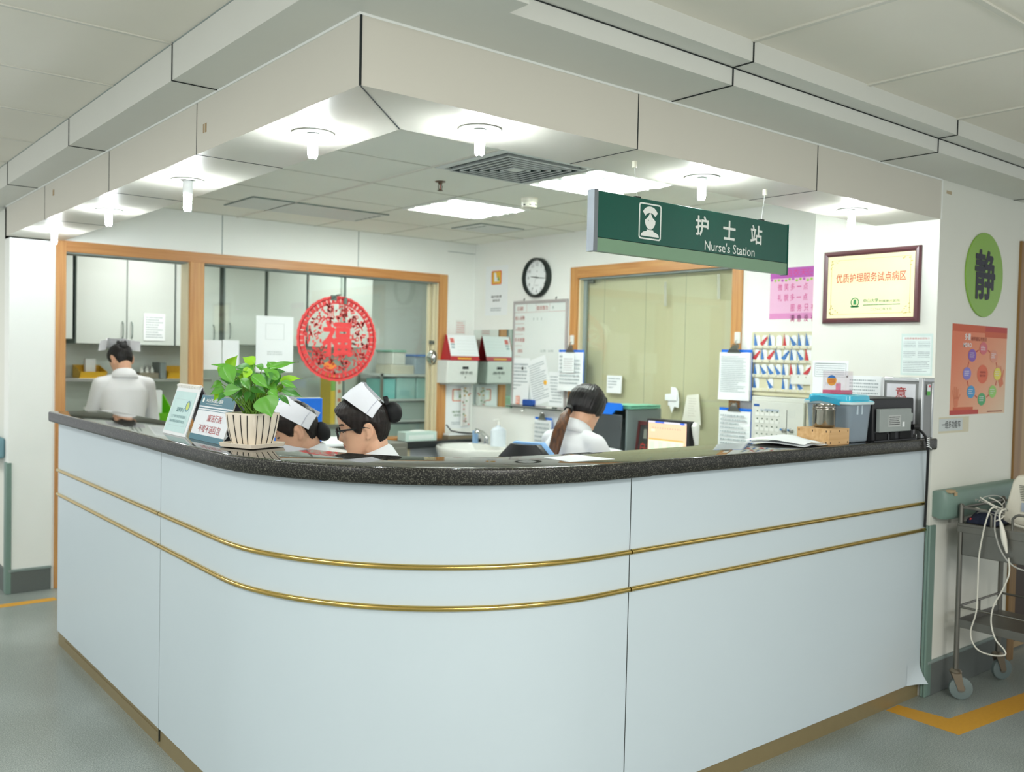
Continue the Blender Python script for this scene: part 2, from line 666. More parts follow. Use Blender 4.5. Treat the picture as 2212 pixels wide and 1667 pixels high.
# cream reveals
m.box((2.289, f0 + .02, 0), (2.299, f1, 2.14), 2).box((4.366, f0 + .02, .865), (4.38, f1 + .01, 2.142), 2)
m.box((1.51, f0 + .02, 2.132), (2.29, f1, 2.142), 3).box((2.398, f0 + .02, 2.132), (4.37, f1, 2.142), 3)
m.box((4.352, f0 + .055, .865), (4.37, f0 + .075, 2.142), 2).box((4.34, f0 + .10, .865), (4.37, f0 + .135, 2.142), 2)
struct('door_1', m, [FRAMEWOOD, FRAMEWOODX, CREAM, PALESEAM], bevel=.002)
w = MB().box((2.398, 6.455, .865), (3.56, 6.461, 2.135)).box((3.52, 6.475, .865), (4.345, 6.481, 2.135))
w1 = struct('window_1', w, [GLASS])
m = MB().box((3.548, 6.452, .865), (3.562, 6.464, 2.135)).box((3.54, 6.44, 1.92), (3.566, 6.455, 1.97))
m.box((3.43, 6.44, 1.945), (3.475, 6.456, 1.985)).tube([(3.44, 6.44, 1.96), (3.47, 6.425, 1.985), (3.50, 6.43, 1.99)], .006)
m.build('pane_edge_lock', [mat('lock_metal', '#6e7c78', .4, .6)], w1)

# wall with clock, whiteboard and the screened window
XW = 4.744
m = MB()
m.box((XW, 2.6, 0), (4.90, 3.57, ZC)).box((XW, 5.143, 0), (4.90, 6.36, ZC))
m.box((XW, 3.57, 2.218), (4.90, 5.143, ZC)).box((XW, 3.57, 0), (4.90, 5.143, .80))
struct('wall_inner', m, [WHITE])
m = MB()
a, b = XW - .012, XW + .15
m.box((a, 5.066, .80), (b, 5.143, 2.218), 0).box((a, 3.57, .80), (b, 3.648, 2.218), 0)
m.box((a, 3.648, 2.135), (b, 5.066, 2.218), 1)
m.box((a + .02, 5.052, .80), (b, 5.068, 2.137), 2).box((a + .02, 3.648, 2.122), (b, 5.066, 2.137), 3)
m.box((a + .055, 5.02, .80), (a + .075, 5.056, 2.125), 3)
struct('trim_3', m, [FRAMEWOOD, wood('frame_wood_side', '#b57a42', '#cd9a5e', 1), CREAM, PALESEAM], bevel=.002)
SCREEN = mat('beige_blind', '#dccfae', 0.5, var=0.05, scale=3)
m = MB().box((XW + .075, 3.64, .80), (XW + .085, 5.06, 2.125), 0)
for y in (4.86, 4.45, 4.09):
    m.box((XW + .074, y - .0015, .80), (XW + .076, y + .0015, 2.125), 1)
w2 = struct('window_2', m, [SCREEN, mat('blind_edge', '#b0ad90', .6)])
MB().box((XW + .045, 3.64, .80), (XW + .050, 5.06, 2.125)).build('pane', GLASS, w2)
m = MB().cbox((XW + .04, 4.97, 2.106), (.02, .06, .022)).build('latch', mat('dark_latch', '#5c625c', .5), w2)

# column and corridor wall beside the counter
m = MB()
m.box((4.19, YR, 0), (5.04, 2.717, ZT + .05), 0)
m.box((5.04, YR, 2.19), (5.95, 2.2, ZT + .05), 0).box((5.95, YR, 0), (9, 2.2, ZT + .05), 0)
m.box((4.195, YR - .0015, ZT - .18), (4.205, YR + .001, ZT), 1)
m.prism([(4.24, 2.072), (4.24, 2.0688), (4.29, 2.0688), (4.29, 2.072)], 2.33, 2.345, 2)
struct('wall_right', m, [CREAMWALL, WHITE, mat('damp_stain', '#b9a98c', .8)], bevel=.004)
m = MB().box((1.19, 6.50, 0), (1.33, 9.6, ZC))
struct('wall_left', m, [CREAMWALL])
m = MB()
m.box((5.04, YR - .012, 0), (5.125, YR + .13, 2.19), 0).box((5.125, YR - .012, 2.11), (5.95, YR + .13, 2.19), 0)
m.box((5.865, YR - .012, 0), (5.95, YR + .13, 2.11), 0)
struct('door_2', m, [wood('dark_frame_wood', '#7c5a2c', '#94703a', 2)], bevel=.003)
m = MB().box((5.125, YR + .06, .01), (5.865, YR + .10, 2.11), 0).box((5.125, YR + .055, .05), (5.865, YR + .105, .78), 1)
dl = struct('door_3', m, [mat('tan_door', '#a98f68', .5), mat('dark_kick_door', '#3a2a20', .5)])
# baseboards
m = MB().box((4.20, YR - .012, 0), (5.04, YR, .158), 0).box((4.20, YR - .014, .150), (5.04, YR, .162), 1)
struct('baseboard_right', m, [BBGREY, mat('baseboard_cap', '#81908c', .5)], bevel=.002)
m = MB().box((1.19, 6.348, 0), (1.432, 6.362, .145), 0).box((1.19, 6.344, .135), (1.434, 6.362, .150), 1)
m.box((1.178, 6.362, 0), (1.1895, 9.6, .145), 0)
struct('baseboard_left', m, [BBGREY, mat('baseboard_cap', '#81908c', .5)], bevel=.002)

# bumper rails and corner guards
def rail_profile(y, t=.080, h=.135, z0=.83):
    return [(y, z0 + .01), (y - t + .02, z0), (y - t, z0 + .02), (y - t, z0 + h - .02), (y - t + .02, z0 + h), (y, z0 + h - .005)]
t = thing('handrail', 'green vinyl handrail on the corridor wall behind the steel cart', 'handrail', at(4.21, YR, 0))
m = MB()
rings = []
for x, k in ((0, .55), (.012, .8), (.035, .95), (.07, 1.0), (.83, 1.0)):
    rings.append([(x, -t_ * k, .898 + (z - .898) * (.9 + .1 * k)) for (t_, z) in [(-y, z) for y, z in rail_profile(0)]])
m.loft([list(reversed(r)) for r in rings])
m.build('rail', GREEN, t, 50)
MB().box((.02, -.079, .955), (.06, -.05, .968)).box((.045, -.0805, .94), (.075, -.079, .958)).build('worn_patch', mat('worn_plaster', '#b09a78', .8), t)
t = thing('corner_guard', 'green corner guard running down to the floor where counter meets column', 'corner guard', at(4.19, YR, 0))
MB().box((-.012, -.012, 0), (.045, 0, .80)).box((-.012, 0, 0), (0, .014, .80)).build('strip', GREEN, t, bevel=.004)
t = thing('corner_guard', 'green corner guard on the wall edge beside the treatment room doorway', 'corner guard', at(1.19, 6.36, 0))
MB().box((-.014, -.014, 0), (.016, 0, .815)).box((-.014, 0, 0), (0, .06, .815)).build('strip', GREEN, t, bevel=.004)
t = thing('handrail', 'blue-green handrail end on the far corridor wall edge', 'handrail', at(1.19, 6.45, 0))
MB().box((-.10, 0, .83), (0, 2.5, .965)).build('rail', mat('blue_green_vinyl', '#6f95a0', .45), t, bevel=.02)
# ------------------------------------------------------------------ the counter
CX, CY, CR = 2.071, 2.966, 0.88        # centre and radius of the rounded corner (panel face)
YE, XE = 5.14, 4.178                   # far end and wall end


def ang(a0, a1, n):
    return [math.radians(a0 + (a1 - a0) * k / n) for k in range(n + 1)]


def cpath(off, y_from=YE, x_to=XE, n=28, y_to=None, x_from=None):
    """plan of the counter face, moved outward by off (from the far end round the corner to the column)"""
    r = CR + off
    pts = []
    if y_from > CY:
        pts.append((CX - r, y_from))
    if y_to is not None:
        return pts + [(CX - r, y_to)]
    if x_from is not None:
        return [(x_from, CY - r), (x_to, CY - r)]
    pts += [(CX + r * math.cos(a), CY + r * math.sin(a)) for a in ang(180, 270, n)]
    if x_to > CX:
        pts.append((x_to, CY - r))
    return pts


def skin_between(mb, outer, inner, z0, z1, mi=None):
    """solid between two plan lines"""
    n = len(outer)
    rings = [[(o[0], o[1], z0), (o[0], o[1], z1), (i[0], i[1], z1), (i[0], i[1], z0)] for o, i in zip(outer, inner)]
    return mb.loft(rings, True, True, mi)


SL, SR = 3.575, 2.212                  # panel joints
ctr = thing('reception_counter', 'pale blue rounded nurse counter with two brass rails', 'counter', at(CX, CY, 0))
ctr_inv = ctr.matrix_world.inverted()


def cpart(name, mb, mats, **k):
    o = mb.build(name, mats, ctr, **k)
    o.matrix_parent_inverse = ctr_inv
    return o


m = MB()
skin_between(m, cpath(-.012), cpath(-.235), .02, 1.148)
m.box((CX - CR + .0006, SL - .0017, .02), (CX - CR + .0125, SL + .0017, 1.148), 1)
m.box((SR - .0021, CY - CR + .0006, .02), (SR + .0021, CY - CR + .0125, 1.148), 1)
cpart('body', m, [mat('counter_carcass', '#dfe1dc', .6), SEAM])
for (o, i, lab) in ((cpath(0, y_to=SL + .0018), cpath(-.012, y_to=SL + .0018), 'pale blue flat panel at the doorway end'),
                    (cpath(0, y_from=SL - .0018, x_to=SR - .0022), cpath(-.012, y_from=SL - .0018, x_to=SR - .0022), 'pale blue curved corner panel'),
                    (cpath(0, x_from=SR + .0022), cpath(-.012, x_from=SR + .0022), 'pale blue flat panel at the column end')):
    m = MB()
    skin_between(m, o, i, .072, 1.152)
    if 'curved' in lab:
        # film torn and lifted near the bottom edge
        r = CR + .0012
        for a, s in ((187.5, 1), (255.6, -1)):
            a = math.radians(a)
            q = [(0, .070), (.004, .082), (.010 * s, .100), (.006 * s, .112), (.012 * s, .118), (.016 * s, .110), (.016 * s, .096), (.011, .082), (.007, .070)]
            pts = [(CX + r * math.cos(a + u / CR), CY + r * math.sin(a + u / CR), z) for u, z in q]
            m.add(pts, [tuple(range(len(pts)))], 1)
        m.tube([(CX + (CR + .0006) * math.cos(math.radians(q)), CY + (CR + .0006) * math.sin(math.radians(q)), z) for q, z in
                ((200, .165), (205, .158), (209, .155), (213, .146), (218, .128), (222, .11))], .0012, 5, 2)
    if 'column' in lab:
        m.tube([(4.172, 2.0855, .13), (4.15, 2.0853, .165), (4.11, 2.0853, .155), (4.10, 2.0853, .12)], .001, 5, 2)
    o = cpart('front_panel', m, [PANEL, mat('torn_gap', '#1b2224', .8), mat('film_crease', '#93a5ad', .5)], smooth=20)
    o['label'] = lab
# loose corner of the film at the column
m = MB()
n = 8
rings = []
for k in range(n + 1):
    z = .072 + .10 * (1 - k / n)
    d = .045 * (k / n) ** 2
    rings.append([(4.06, 2.0855 - .0), (4.12, 2.0855 - d * .35), (4.172, 2.0855 - d)])
    rings[-1] = [(x, y - .0008, z) for x, y in rings[-1]]
m.loft(rings, False, False)
cpart('film_flap', m, PANEL)
m = MB()
skin_between(m, cpath(-.006, y_to=SL + .001), cpath(-.02, y_to=SL + .001), 0, .075)
skin_between(m, cpath(-.006, y_from=SL - .001, x_to=2.207), cpath(-.02, y_from=SL - .001, x_to=2.207), 0, .075)
skin_between(m, cpath(-.006, x_from=2.209), cpath(-.02, x_from=2.209), 0, .094)
m.use(1)
m.tube([(CX - CR + .004, y, .05) for y in (5.0, 4.6, 4.0, 3.6)], .0012, 5)
cpart('kick_plate', m, [KICK, mat('kick_scratch', '#6f6038', .6)], smooth=20)
for z in (.9035, .780):
    m = MB()
    for p in (cpath(.004, y_to=SL + .003), cpath(.004, y_from=SL - .003, x_to=SR - .003), cpath(.004, x_from=SR + .003, x_to=4.172)):
        m.tube([(q[0], q[1], z) for q in p], .0085, 10)
    cpart('brass_rail', m, BRASS, smooth=50)

# granite worktop: three slabs with rounded nosing
top = thing('granite_countertop', 'dark speckled granite worktop along the whole nurse counter', 'countertop', at(CX, CY, 1.15))
top_inv = top.matrix_world.inverted()


def slab(outer, inner):
    z0, z1 = 1.152, 1.205
    mb = MB()
    rings = []
    n = len(outer)
    for k in range(n):
        o, i = Vector(outer[k]), Vector(inner[k])
        d = (i - o).normalized()
        prof = [(.010, z0), (.003, z0 + .003), (0, z0 + .010), (0, z1 - .009), (.0015, z1 - .004), (.0045, z1 - .0012), (.010, z1)]
        rings.append([(o.x + d.x * t, o.y + d.y * t, z) for t, z in prof] + [(i.x, i.y, z1), (i.x, i.y, z0)])
    mb.loft(rings)
    p = mb.build('slab', [GRAN, GRANE], top, 50)
    p.data.polygons.foreach_set('material_index', [0 if abs(q.normal.z) > .6 and q.center.z > 1.2 else 1 for q in p.data.polygons])
    p.matrix_parent_inverse = top_inv


IN = -.255
slab(cpath(.044, y_to=SL + .001, y_from=YE + .02), cpath(IN, y_to=SL + .001, y_from=YE + .02))
slab(cpath(.047, y_from=SL, x_to=2.262), cpath(IN, y_from=SL, x_to=2.262))
slab(cpath(.041, x_from=2.263, x_to=4.187), cpath(IN + .02, x_from=2.263, x_to=4.187))

# ------------------------------------------------------------------ lights in the soffit and station ceiling
BULB = mat('lit_bulb', '#f2fbff', .4, emit=300, var=0)
BULBBASE = mat('bulb_base', '#eef0ee', .4)


def downlight(name, x, y, drop, label):
    t = thing(name, label, 'downlight', at(x, y, ZS), 'compact bulbs in the soffit over the counter')
    m = MB()
    R0, R1 = .062, .052
    m.lathe([(R1, -.001), (R0, -.001), (R0 + .002, -.004), (R0 - .003, -.007), (R1 + .002, -.006), (R1, -.001)], n=32, caps=False)
    m.build('trim_ring', WPLAS, t)
    m = MB().lathe([(.001, -.0002), (.0515, -.0002), (.0515, -.0012), (.001, -.0012)], n=28)
    m.build('reflector', WPLAS, t)
    m = MB().lathe([(.012, -.001), (.019, -.004), (.019, -drop - .008), (.016, -drop - .014), (.001, -drop - .015)], n=18)
    b = m.build('lamp_base', BULBBASE, t)
    m = MB()
    for k in range(3):
        a = k * 2 * math.pi / 3
        cx, cy = .0085 * math.cos(a), .0085 * math.sin(a)
        dx, dy = -.006 * math.sin(a), .006 * math.cos(a)
        L = .062
        z0 = -drop - .012
        m.tube([(cx + dx, cy + dy, z0), (cx + dx, cy + dy, z0 - L + .008), (cx + dx * .6, cy + dy * .6, z0 - L + .002), (cx, cy, z0 - L),
                (cx - dx * .6, cy - dy * .6, z0 - L + .002), (cx - dx, cy - dy, z0 - L + .008), (cx - dx, cy - dy, z0)], .0052, 7)
    m.build('bulb', BULB, t)
    return t


for x, y, drop, lab in ((1.32, 2.615, .0, 'lit bulb in the soffit, first from its corner on the doorway arm'),
                        (1.32, 3.685, .045, 'lit bulb hanging lowest from its ring, second from the corner on the doorway arm'),
                        (1.32, 4.755, .0, 'lit bulb in the soffit, third from the corner on the doorway arm'),
                        (1.32, 5.825, .0, 'lit bulb in the soffit just in front of the treatment room doorway'),
                        (1.66, 2.215, .0, 'lit bulb in the soffit, first from its corner on the sign arm'),
                        (2.68, 2.215, .005, 'lit bulb in the soffit directly above the green hanging sign'),
                        (3.69, 2.215, .0, 'lit bulb in the soffit above the gold plaque')):
    downlight('soffit_downlight', x, y, drop, lab)

TUBE = mat('lit_tube', '#f6fff8', .4, emit=150, var=0)
TROF = mat('troffer_reflector', '#eef3ee', .25, var=0, emit=0.0)


def troffer(x0, y0, label):
    t = thing('ceiling_light', label, 'ceiling light', at(x0, y0, ZI), 'lit louvred ceiling lights in the station')
    S = .59
    m = MB()
    m.box((0, 0, -.012), (S, .02, .0)).box((0, S - .02, -.012), (S, S, .0)).box((0, .02, -.012), (.02, S - .02, 0)).box((S - .02, .02, -.012), (S, S - .02, 0))
    m.build('frame', WPLAS, t)
    m = MB().box((.02, .02, -.002), (S - .02, S - .02, -.0005))
    m.build('reflector', TROF, t)
    m = MB()
    for k in range(3):
        y = .11 + k * .185
        m.tube([(.03, y, -.0035), (S - .03, y, -.0035)], .013, 10)
    m.build('lamp_tube', TUBE, t)
    m = MB()
    for k in range(1, 3):
        y = .11 + (k - .5) * .185
        m.box((.02, y - .004, -.018), (S - .02, y + .004, -.001))
    for k in range(1, 8):
        x = S * k / 8
        m.box((x - .001, .02, -.016), (x + .001, S - .02, -.001))
    m.build('louvre', mat('louvre_aluminium', '#dfe5e2', .3, .5), t)


troffer(3.235, 4.545, 'lit square louvred ceiling light beside the smoke detector')
troffer(3.235, 3.318, 'lit square louvred ceiling light partly behind the hanging sign')

# air diffuser: stepped square cones
t = thing('air_diffuser', 'large white square air diffuser in the station ceiling', 'air vent', at(2.932, 3.612, ZI))
m = MB()
H = .285
ss = [(H, H - .028)] + [(H - .05 - .036 * k, H - .05 - .036 * k - .012) for k in range(6)]
for k, (a, b) in enumerate(ss):
    def q4(r, z):
        return [(-r, -r, z), (r, -r, z), (r, r, z), (-r, r, z)]
    if k == 0:
        m.loft([q4(a, -.001), q4(a, -.008), q4(b, -.012), q4(b, -.002)], False)
        continue
    m.loft([q4(b, -.004), q4(a, -.019), q4(a, -.024), q4(a - .002, -.024)], False, True, 0)      # sloping vane with its lip
    m.loft([q4(b - .001, -.004), q4(a - .002, -.019)], False, True, 1)  # vane backs coloured dark for the shade between the vanes
m.box((-.035, -.035, -.020), (.035, .035, -.016))
m.build('vanes', [mat('vent_white', '#d9deda', .45), mat('duct_shade', '#2c3a38', .8)], t, smooth=0)
MB().box((-H + .03, -H + .03, -.0015), (H - .03, H - .03, -.0005)).build('duct', mat('duct_shade', '#2c3a38', .8), t)  # flat dark sheet stands in for the shade inside the duct
t = thing('air_grille', 'long flat air conditioner panel in the ceiling above the doorway window', 'air vent', at(2.35, 5.44, ZI))
MB().box((0, 0, -.006), (.97, .45, 0)).build('panel', mat('panel_white', '#d2d8d4', .45), t, bevel=.002)
m = MB().box((.0, -.004, -.007), (.97, .010, -.001)).box((-.004, 0, -.007), (.006, .45, -.001))
for k in range(6):
    m.box((.93, .06 + k * .06, -.0075), (.945, .10 + k * .06, -.001))
m.build('slot', mat('vent_slot', '#7c8a84', .7), t)
t = thing('air_grille', 'small square air grille in the ceiling corner above the clock', 'air vent', at(3.99, 5.29, ZI))
MB().box((0, 0, -.006), (.40, .36, 0)).build('panel', mat('panel_white', '#d2d8d4', .45), t, bevel=.002)
m = MB().box((-.003, 0, -.007), (.004, .36, -.001)).box((0, -.004, -.007), (.40, .003, -.001))
for k in range(5):
    m.box((.08, .06 + k * .05, -.0075), (.095, .095 + k * .05, -.001))
m.build('slot', mat('vent_slot', '#7c8a84', .7), t)
t = thing('smoke_detector', 'round white smoke detector on the station ceiling', 'smoke detector', at(3.575, 4.262, ZI))
m = MB().lathe([(.05, 0), (.05, -.022), (.047, -.026), (.047, -.05), (.04, -.056), (.001, -.057)], n=28)
m.build('housing', mat('detector_cream', '#e3e1d2', .45), t)
for k in range(8):
    a = 2 * math.pi * k / 8 + .2
    m = MB().cbox((.0465 * math.cos(a), .0465 * math.sin(a), -.044), (.004, .014, .007), Matrix.Rotation(a, 3, 'Z'))
    m.build('opening', DARKIN, t)
t = thing('sprinkler', 'small bronze fire sprinkler head hanging from the station ceiling', 'sprinkler', at(2.892, 4.21, ZI))
BRONZE = mat('bronze', '#5d4c3c', .4, .7)
m = MB().lathe([(.03, 0), (.028, -.004), (.013, -.006), (.011, -.016), (.001, -.017)], n=20)
m.tube([(-.008, 0, -.015), (-.013, 0, -.028), (-.010, 0, -.042), (0, 0, -.048)], .0025).tube([(.008, 0, -.015), (.013, 0, -.028), (.010, 0, -.042), (0, 0, -.048)], .0025)
m.lathe([(.016, -.048), (.016, -.051), (.001, -.052)], n=16)
m.build('body', BRONZE, t)
MB().tube([(0, 0, -.016), (0, 0, -.046)], .003).build('glass_bulb', mat('red_liquid', '#a8332a', .2), t)

# ------------------------------------------------------------------ hanging sign
t = thing('hanging_sign', 'green nurse station sign hanging on two wires from the soffit', 'sign', wall_y(2.129, 2.19, 1.887))
SG = mat('sign_green', '#0a5647', .3, var=.02)
SL2 = mat('sign_light_green', '#7d9f81', .35, var=.02)
SW = mat('sign_white', '#f1f4ee', .5, var=0)
Wd, Hh = 1.058, .197
MB().box((0, .046, -.026), (Wd, Hh, 0)).build('panel', SG, t, bevel=.001)
MB().box((0, 0, -.026), (Wd, .044, 0)).box((0, .043, -.024), (Wd, .047, -.001), 1).build('lower_strip', [SL2, SEAM], t)
MB().box((-.019, -.002, -.030), (0, Hh + .003, .003)).build('end_cap', mat('end_cap_grey', '#858b90', .4, .4), t, bevel=.001)
MB().box((Wd, -.002, -.030), (Wd + .004, Hh + .003, .003)).build('end_cap', SG, t, bevel=.001)
# pictogram of a nurse, from sign coordinates
px, py, pw, ph = .196, .060, .112, .124
m = MB()
m.ring2d(rrect(px, py, px + pw, py + ph, .010, 4), rrect(px + .005, py + .005, px + pw - .005, py + ph - .005, .007, 4), 0, .0008)
cx = px + pw / 2
arc = []
for k in range(13):
    a = math.radians(150 - 120 * k / 12)
    arc.append((cx + .043 * math.cos(a), py + .074 + .040 * math.sin(a)))
for k in range(13):
    a = math.radians(30 + 120 * k / 12)
    arc.append((cx + .028 * math.cos(a), py + .068 + .024 * math.sin(a)))
m.poly(list(reversed(arc)), .0008)
face = [(cx - .0265, py + .066), (cx - .012, py + .076), (cx, py + .094), (cx + .012, py + .076), (cx + .0265, py + .066), (cx + .026, py + .056), (cx + .019, py + .044), (cx + .009, py + .0365),
        (cx, py + .035), (cx - .009, py + .0365), (cx - .019, py + .044), (cx - .026, py + .056)]
m.poly(list(reversed(face)), .0008)
body = [(cx - .046, py + .011), (cx - .044, py + .019), (cx - .032, py + .026), (cx - .017, py + .029), (cx - .017, py + .034), (cx + .017, py + .034), (cx + .017, py + .029), (cx + .032, py + .026),
        (cx + .044, py + .019), (cx + .046, py + .011)]
m.poly(list(reversed(body)), .0008)
m.disc(cx - .009, py + .066, .002, .0014, .0012, 10, 1).disc(cx + .009, py + .066, .002, .0014, .0012, 10, 1)
m.build('pictogram', [SW, SG], t, smooth=0)
for s, cxx in (('护', .528), ('士', .686), ('站', .852)):
    MB().text(s, cxx, .137, .072, .071, .0008, bold=.022).build('chinese_character', SW, t, smooth=0)
m = MB().text("Nurse's Station", .695, .070, .298, .036, .0008, bold=.006)
m.build('english_lettering', SW, t, smooth=0)
for xx, xt in ((.198, .180), (.898, .915)):
    m = MB().tube([(xx, Hh + .004, -.012), (xt, ZS - 1.887 - .018, -.012)], .0009, 6)
    m.build('wire', mat('wire_white', '#e8ebe8', .4), t)
    m = MB().lathe([(.0075, -.012), (.0085, -.010), (.0085, .010), (.005, .012)], (0, 0, 0), 12)
    m.v = [(xt + p[0], ZS - 1.887 - .010 + p[2], -.012 + p[1]) for p in m.v]
    m.build('ceiling_hook', mat('hook_ivory', '#e1dfc9', .4), t)
    MB().box((xx - .012, Hh, -.018), (xx + .012, Hh + .006, -.006)).build('wire_clamp', BLACK, t)
# ------------------------------------------------------------------ things on the station walls
def paper_thing(name, label, cat, M, w, h, fill=PAPER, rows=0, seed=1, extra=None, mats=None, thick=.0006, curl=0.0, group=None):
    """a sheet: w x h, origin at its lower corner, with printed rows"""
    m = MB()
    if curl:
        n = 8
        g = [[(w * i / n, h * j / n, thick + curl * (1 - j / n) ** 2 * (0.4 + 0.6 * i / n)) for i in range(n + 1)] for j in range(n + 1)]
        m.loft(g, False, False)
    else:
        m.box((0, 0, 0), (w, h, thick))
    z = thick + .0006
    if rows:
        m.lines(w * .1, h * .08, w * .9, h * .9, rows, z + curl * .2, 1, seed, .42)
    if extra:
        extra(m, w, h, z)
    o = m.build(name, [fill] + (mats or [INK]), smooth=0)
    o.matrix_world = M
    return tag(o, label, cat, group)


# wall clock
t = thing('wall_clock', 'round black-rimmed wall clock above the whiteboard', 'clock', wall_x(XW, 5.520, 2.163))
m = MB().lathe([(.150, 0), (.154, .004), (.154, .044), (.149, .050), (.139, .050), (.134, .038), (.134, .006), (.001, .004)], n=48)
m.build('rim', mat('clock_black', '#15201c', .3), t, 40)
m = MB().disc(0, 0, .134, .134, .020, 48, 0)
for k in range(12):
    a = math.radians(90 - 30 * (k + 1))
    m.text(str(k + 1), .104 * math.cos(a), .104 * math.sin(a), None, .024, .021, 1)
for k in range(60):
    a = math.radians(6 * k)
    m.T = Matrix.Rotation(a, 4, 'Z')
    m.rect(.124, -.0008, .131 if k % 5 else .133, .0008, .021, 1)
m.T = None
m.text('8', 0, .05, None, .014, .021, 1).rect(-.022, -.062, .022, -.06, .021, 1)
m.build('dial', [mat('clock_face', '#eef2f2', .4), BLACKINK], t, smooth=0)
for nm, a, L, w, z in (('hour_hand', 172, .072, .005, .025), ('minute_hand', -6, .108, .0035, .028), ('second_hand', 248, .10, .0012, .030)):
    m = MB()
    m.T = Matrix.Rotation(math.radians(a), 4, 'Z')
    m.poly([(-.02, -w), (L, -w * .4), (L, w * .4), (-.02, w)], z)
    m.build(nm, BLACK, t, smooth=0)

# hand washing poster beside the clock
PGREEN = mat('poster_green', '#7ea35f', .6)
PYEL = mat('poster_yellow', '#e5b53c', .6)
PORANGE = mat('poster_orange', '#d8683f', .6)


def handwash(m, w, h, z):
    m.ring2d(rrect(w * .27, h * .62, w * .72, h * .90, .012), rrect(w * .31, h * .64, w * .68, h * .88, .008), 0, z, 1)
    m.poly(rrect(w * .31, h * .64, w * .68, h * .88, .008), z, 2)
    m.poly([(w * .38, h * .86), (w * .47, h * .86), (w * .50, h * .76), (w * .62, h * .72), (w * .62, h * .68), (w * .40, h * .68)][::-1], z + .0004, 0)
    m.poly([(w * .52, h * .70), (w * .64, h * .69), (w * .58, h * .8)], z + .0005, 3)
    m.text('操作前请', w * .5, h * .38, w * .46, h * .052, z, 4, .012).text('请洗手', w * .5, h * .30, w * .34, h * .052, z, 4, .012)
    m.lines(w * .25, h * .08, w * .72, h * .16, 2, z, 5, 3)


paper_thing('wall_poster', 'white poster with an orange framed picture beside the wall clock', 'poster', wall_x(XW, 6.204, 1.880),
            .298, .410, PAPER, extra=handwash, mats=[PORANGE, PYEL, PGREEN, BLACKINK, INK])

# whiteboard
wb = thing('whiteboard', 'white dry-erase board ruled in red under the wall clock', 'whiteboard', wall_x(XW, 5.800, 1.150))
WB = .630
HB = .830
MB().box((0, 0, 0), (WB, HB, .012)).build('writing_surface', mat('board_white', '#e3e9e6', .25, var=.02, scale=8), wb)
m = MB()
m.box((-.006, -.006, 0), (.012, HB + .006, .02)).box((WB - .012, -.006, 0), (WB + .006, HB + .006, .02))
m.box((.012, HB - .018, 0), (WB - .012, HB + .006, .02)).box((.012, -.006, 0), (WB - .012, .012, .02))
m.build('frame', mat('board_frame', '#b9b4b4', .35, .4), wb, bevel=.002)
m = MB()
z = .0126
RED2 = mat('board_red', '#a8504a', .6, var=0)
for y in (.745,):
    m.rect(.012, y - .001, WB - .012, y + .001, z)
for k, y in enumerate((.655, .570, .480, .395, .305)):
    m.rect(.012, y - .001, .13 - .012 * k, y + .001, z)
for x in (.155, .270, .43):
    m.rect(x - .001, .745, x + .001, HB - .018, z)
for s, cx, cy, w in (('日期', .075, .775, .075), ('值班医生', .345, .775, .14), ('病人总数', .075, .70, .12), ('入院出院', .075, .612, .12), ('手术病重', .075, .525, .125), ('转科', .085, .436, .06), ('分娩', .080, .350, .07)):
    m.text(s, cx, cy, w, .034, z, 0, .01)
m.build('red_rules', RED2, wb, smooth=0)
m = MB()
rnd = random.Random(5)
for (x, y, s, w) in ((.46, .775, '8', .02), (.33, .44, '2床 3床', .16), (.20, .345, '30床', .09), (.06, .265, '18床 30加', .16), (.05, .215, '13 床 10 加', .2), (.05, .17, '25 加', .09), (.30, .26, '3 10', .06), (.24, .69, '1 1 1', .1)):
    m.text(s, x + w / 2, y, w, .022, z, 0)
m.build('marker_writing', mat('pale_marker', '#8f9f9a', .8), wb, smooth=0)
m = MB().box((-.03, -.012, 0), (WB + .0, -.004, .055)).box((-.03, -.012, .048), (WB, .000, .055))
m.build('pen_tray', mat('tray_grey', '#aeb3b0', .4, .3), wb, bevel=.001)
for x in (.12, .50):
    m = MB().tube([(x, HB + .004, .01), (x, HB + .02, .012), (x + .004, HB + .026, .006)], .003, 6)
    m.build('hanger', BLACK, wb)
for x in (.16, .40):
    m = MB().tube([(x, -.012, .02), (x, -.035, .024), (x - .006, -.045, .03), (x - .014, -.038, .034)], .0022, 6)
    m.build('hook', CHROME, wb)
Wf = lambda dx, dy, dz: wall_x(XW - dz, 5.800 - dx, 1.150 + dy)
paper_thing('notice_sheet', 'white printed sheet pinned by a dark magnet on the whiteboard', 'paper', Wf(-.012, .01, .014), .225, .37, rows=11, seed=4,
            extra=lambda m, w, h, z: m.disc(w * .62, h * .78, .011, .014, z + .004, 14, 2), mats=[INK, BLACK], curl=.012)
t = paper_thing('notice_sheet', 'large tilted white sheet under a yellow magnet on the whiteboard', 'paper',
                Wf(.33, .022, .014) @ Matrix.Rotation(math.radians(15), 4, 'Z') @ Matrix.Translation((-.08, 0, 0)), .24, .36, rows=16, seed=6)
paper_thing('notice_sheet', 'white sheet behind the tilted one at the whiteboard edge', 'paper', Wf(.44, .02, .0125), .17, .26, rows=9, seed=9)
m = MB().lathe([(.017, 0), (.017, .006), (.012, .009), (.001, .0095)], n=18)
o = m.build('magnet', mat('yellow_magnet', '#f2b632', .4))
o.matrix_world = Wf(.405, .195, .0155)
tag(o, 'round yellow magnet on the tilted sheet of the whiteboard', 'magnet')
o = MB().box((0, 0, 0), (.045, .065, .0006)).lines(.006, .008, .04, .058, 4, .0012, 1, 3).build('sticky_note', [mat('salmon_note', '#ee9a7d', .7), PAPER], smooth=0)
o.matrix_world = Wf(.065, .012, .030)
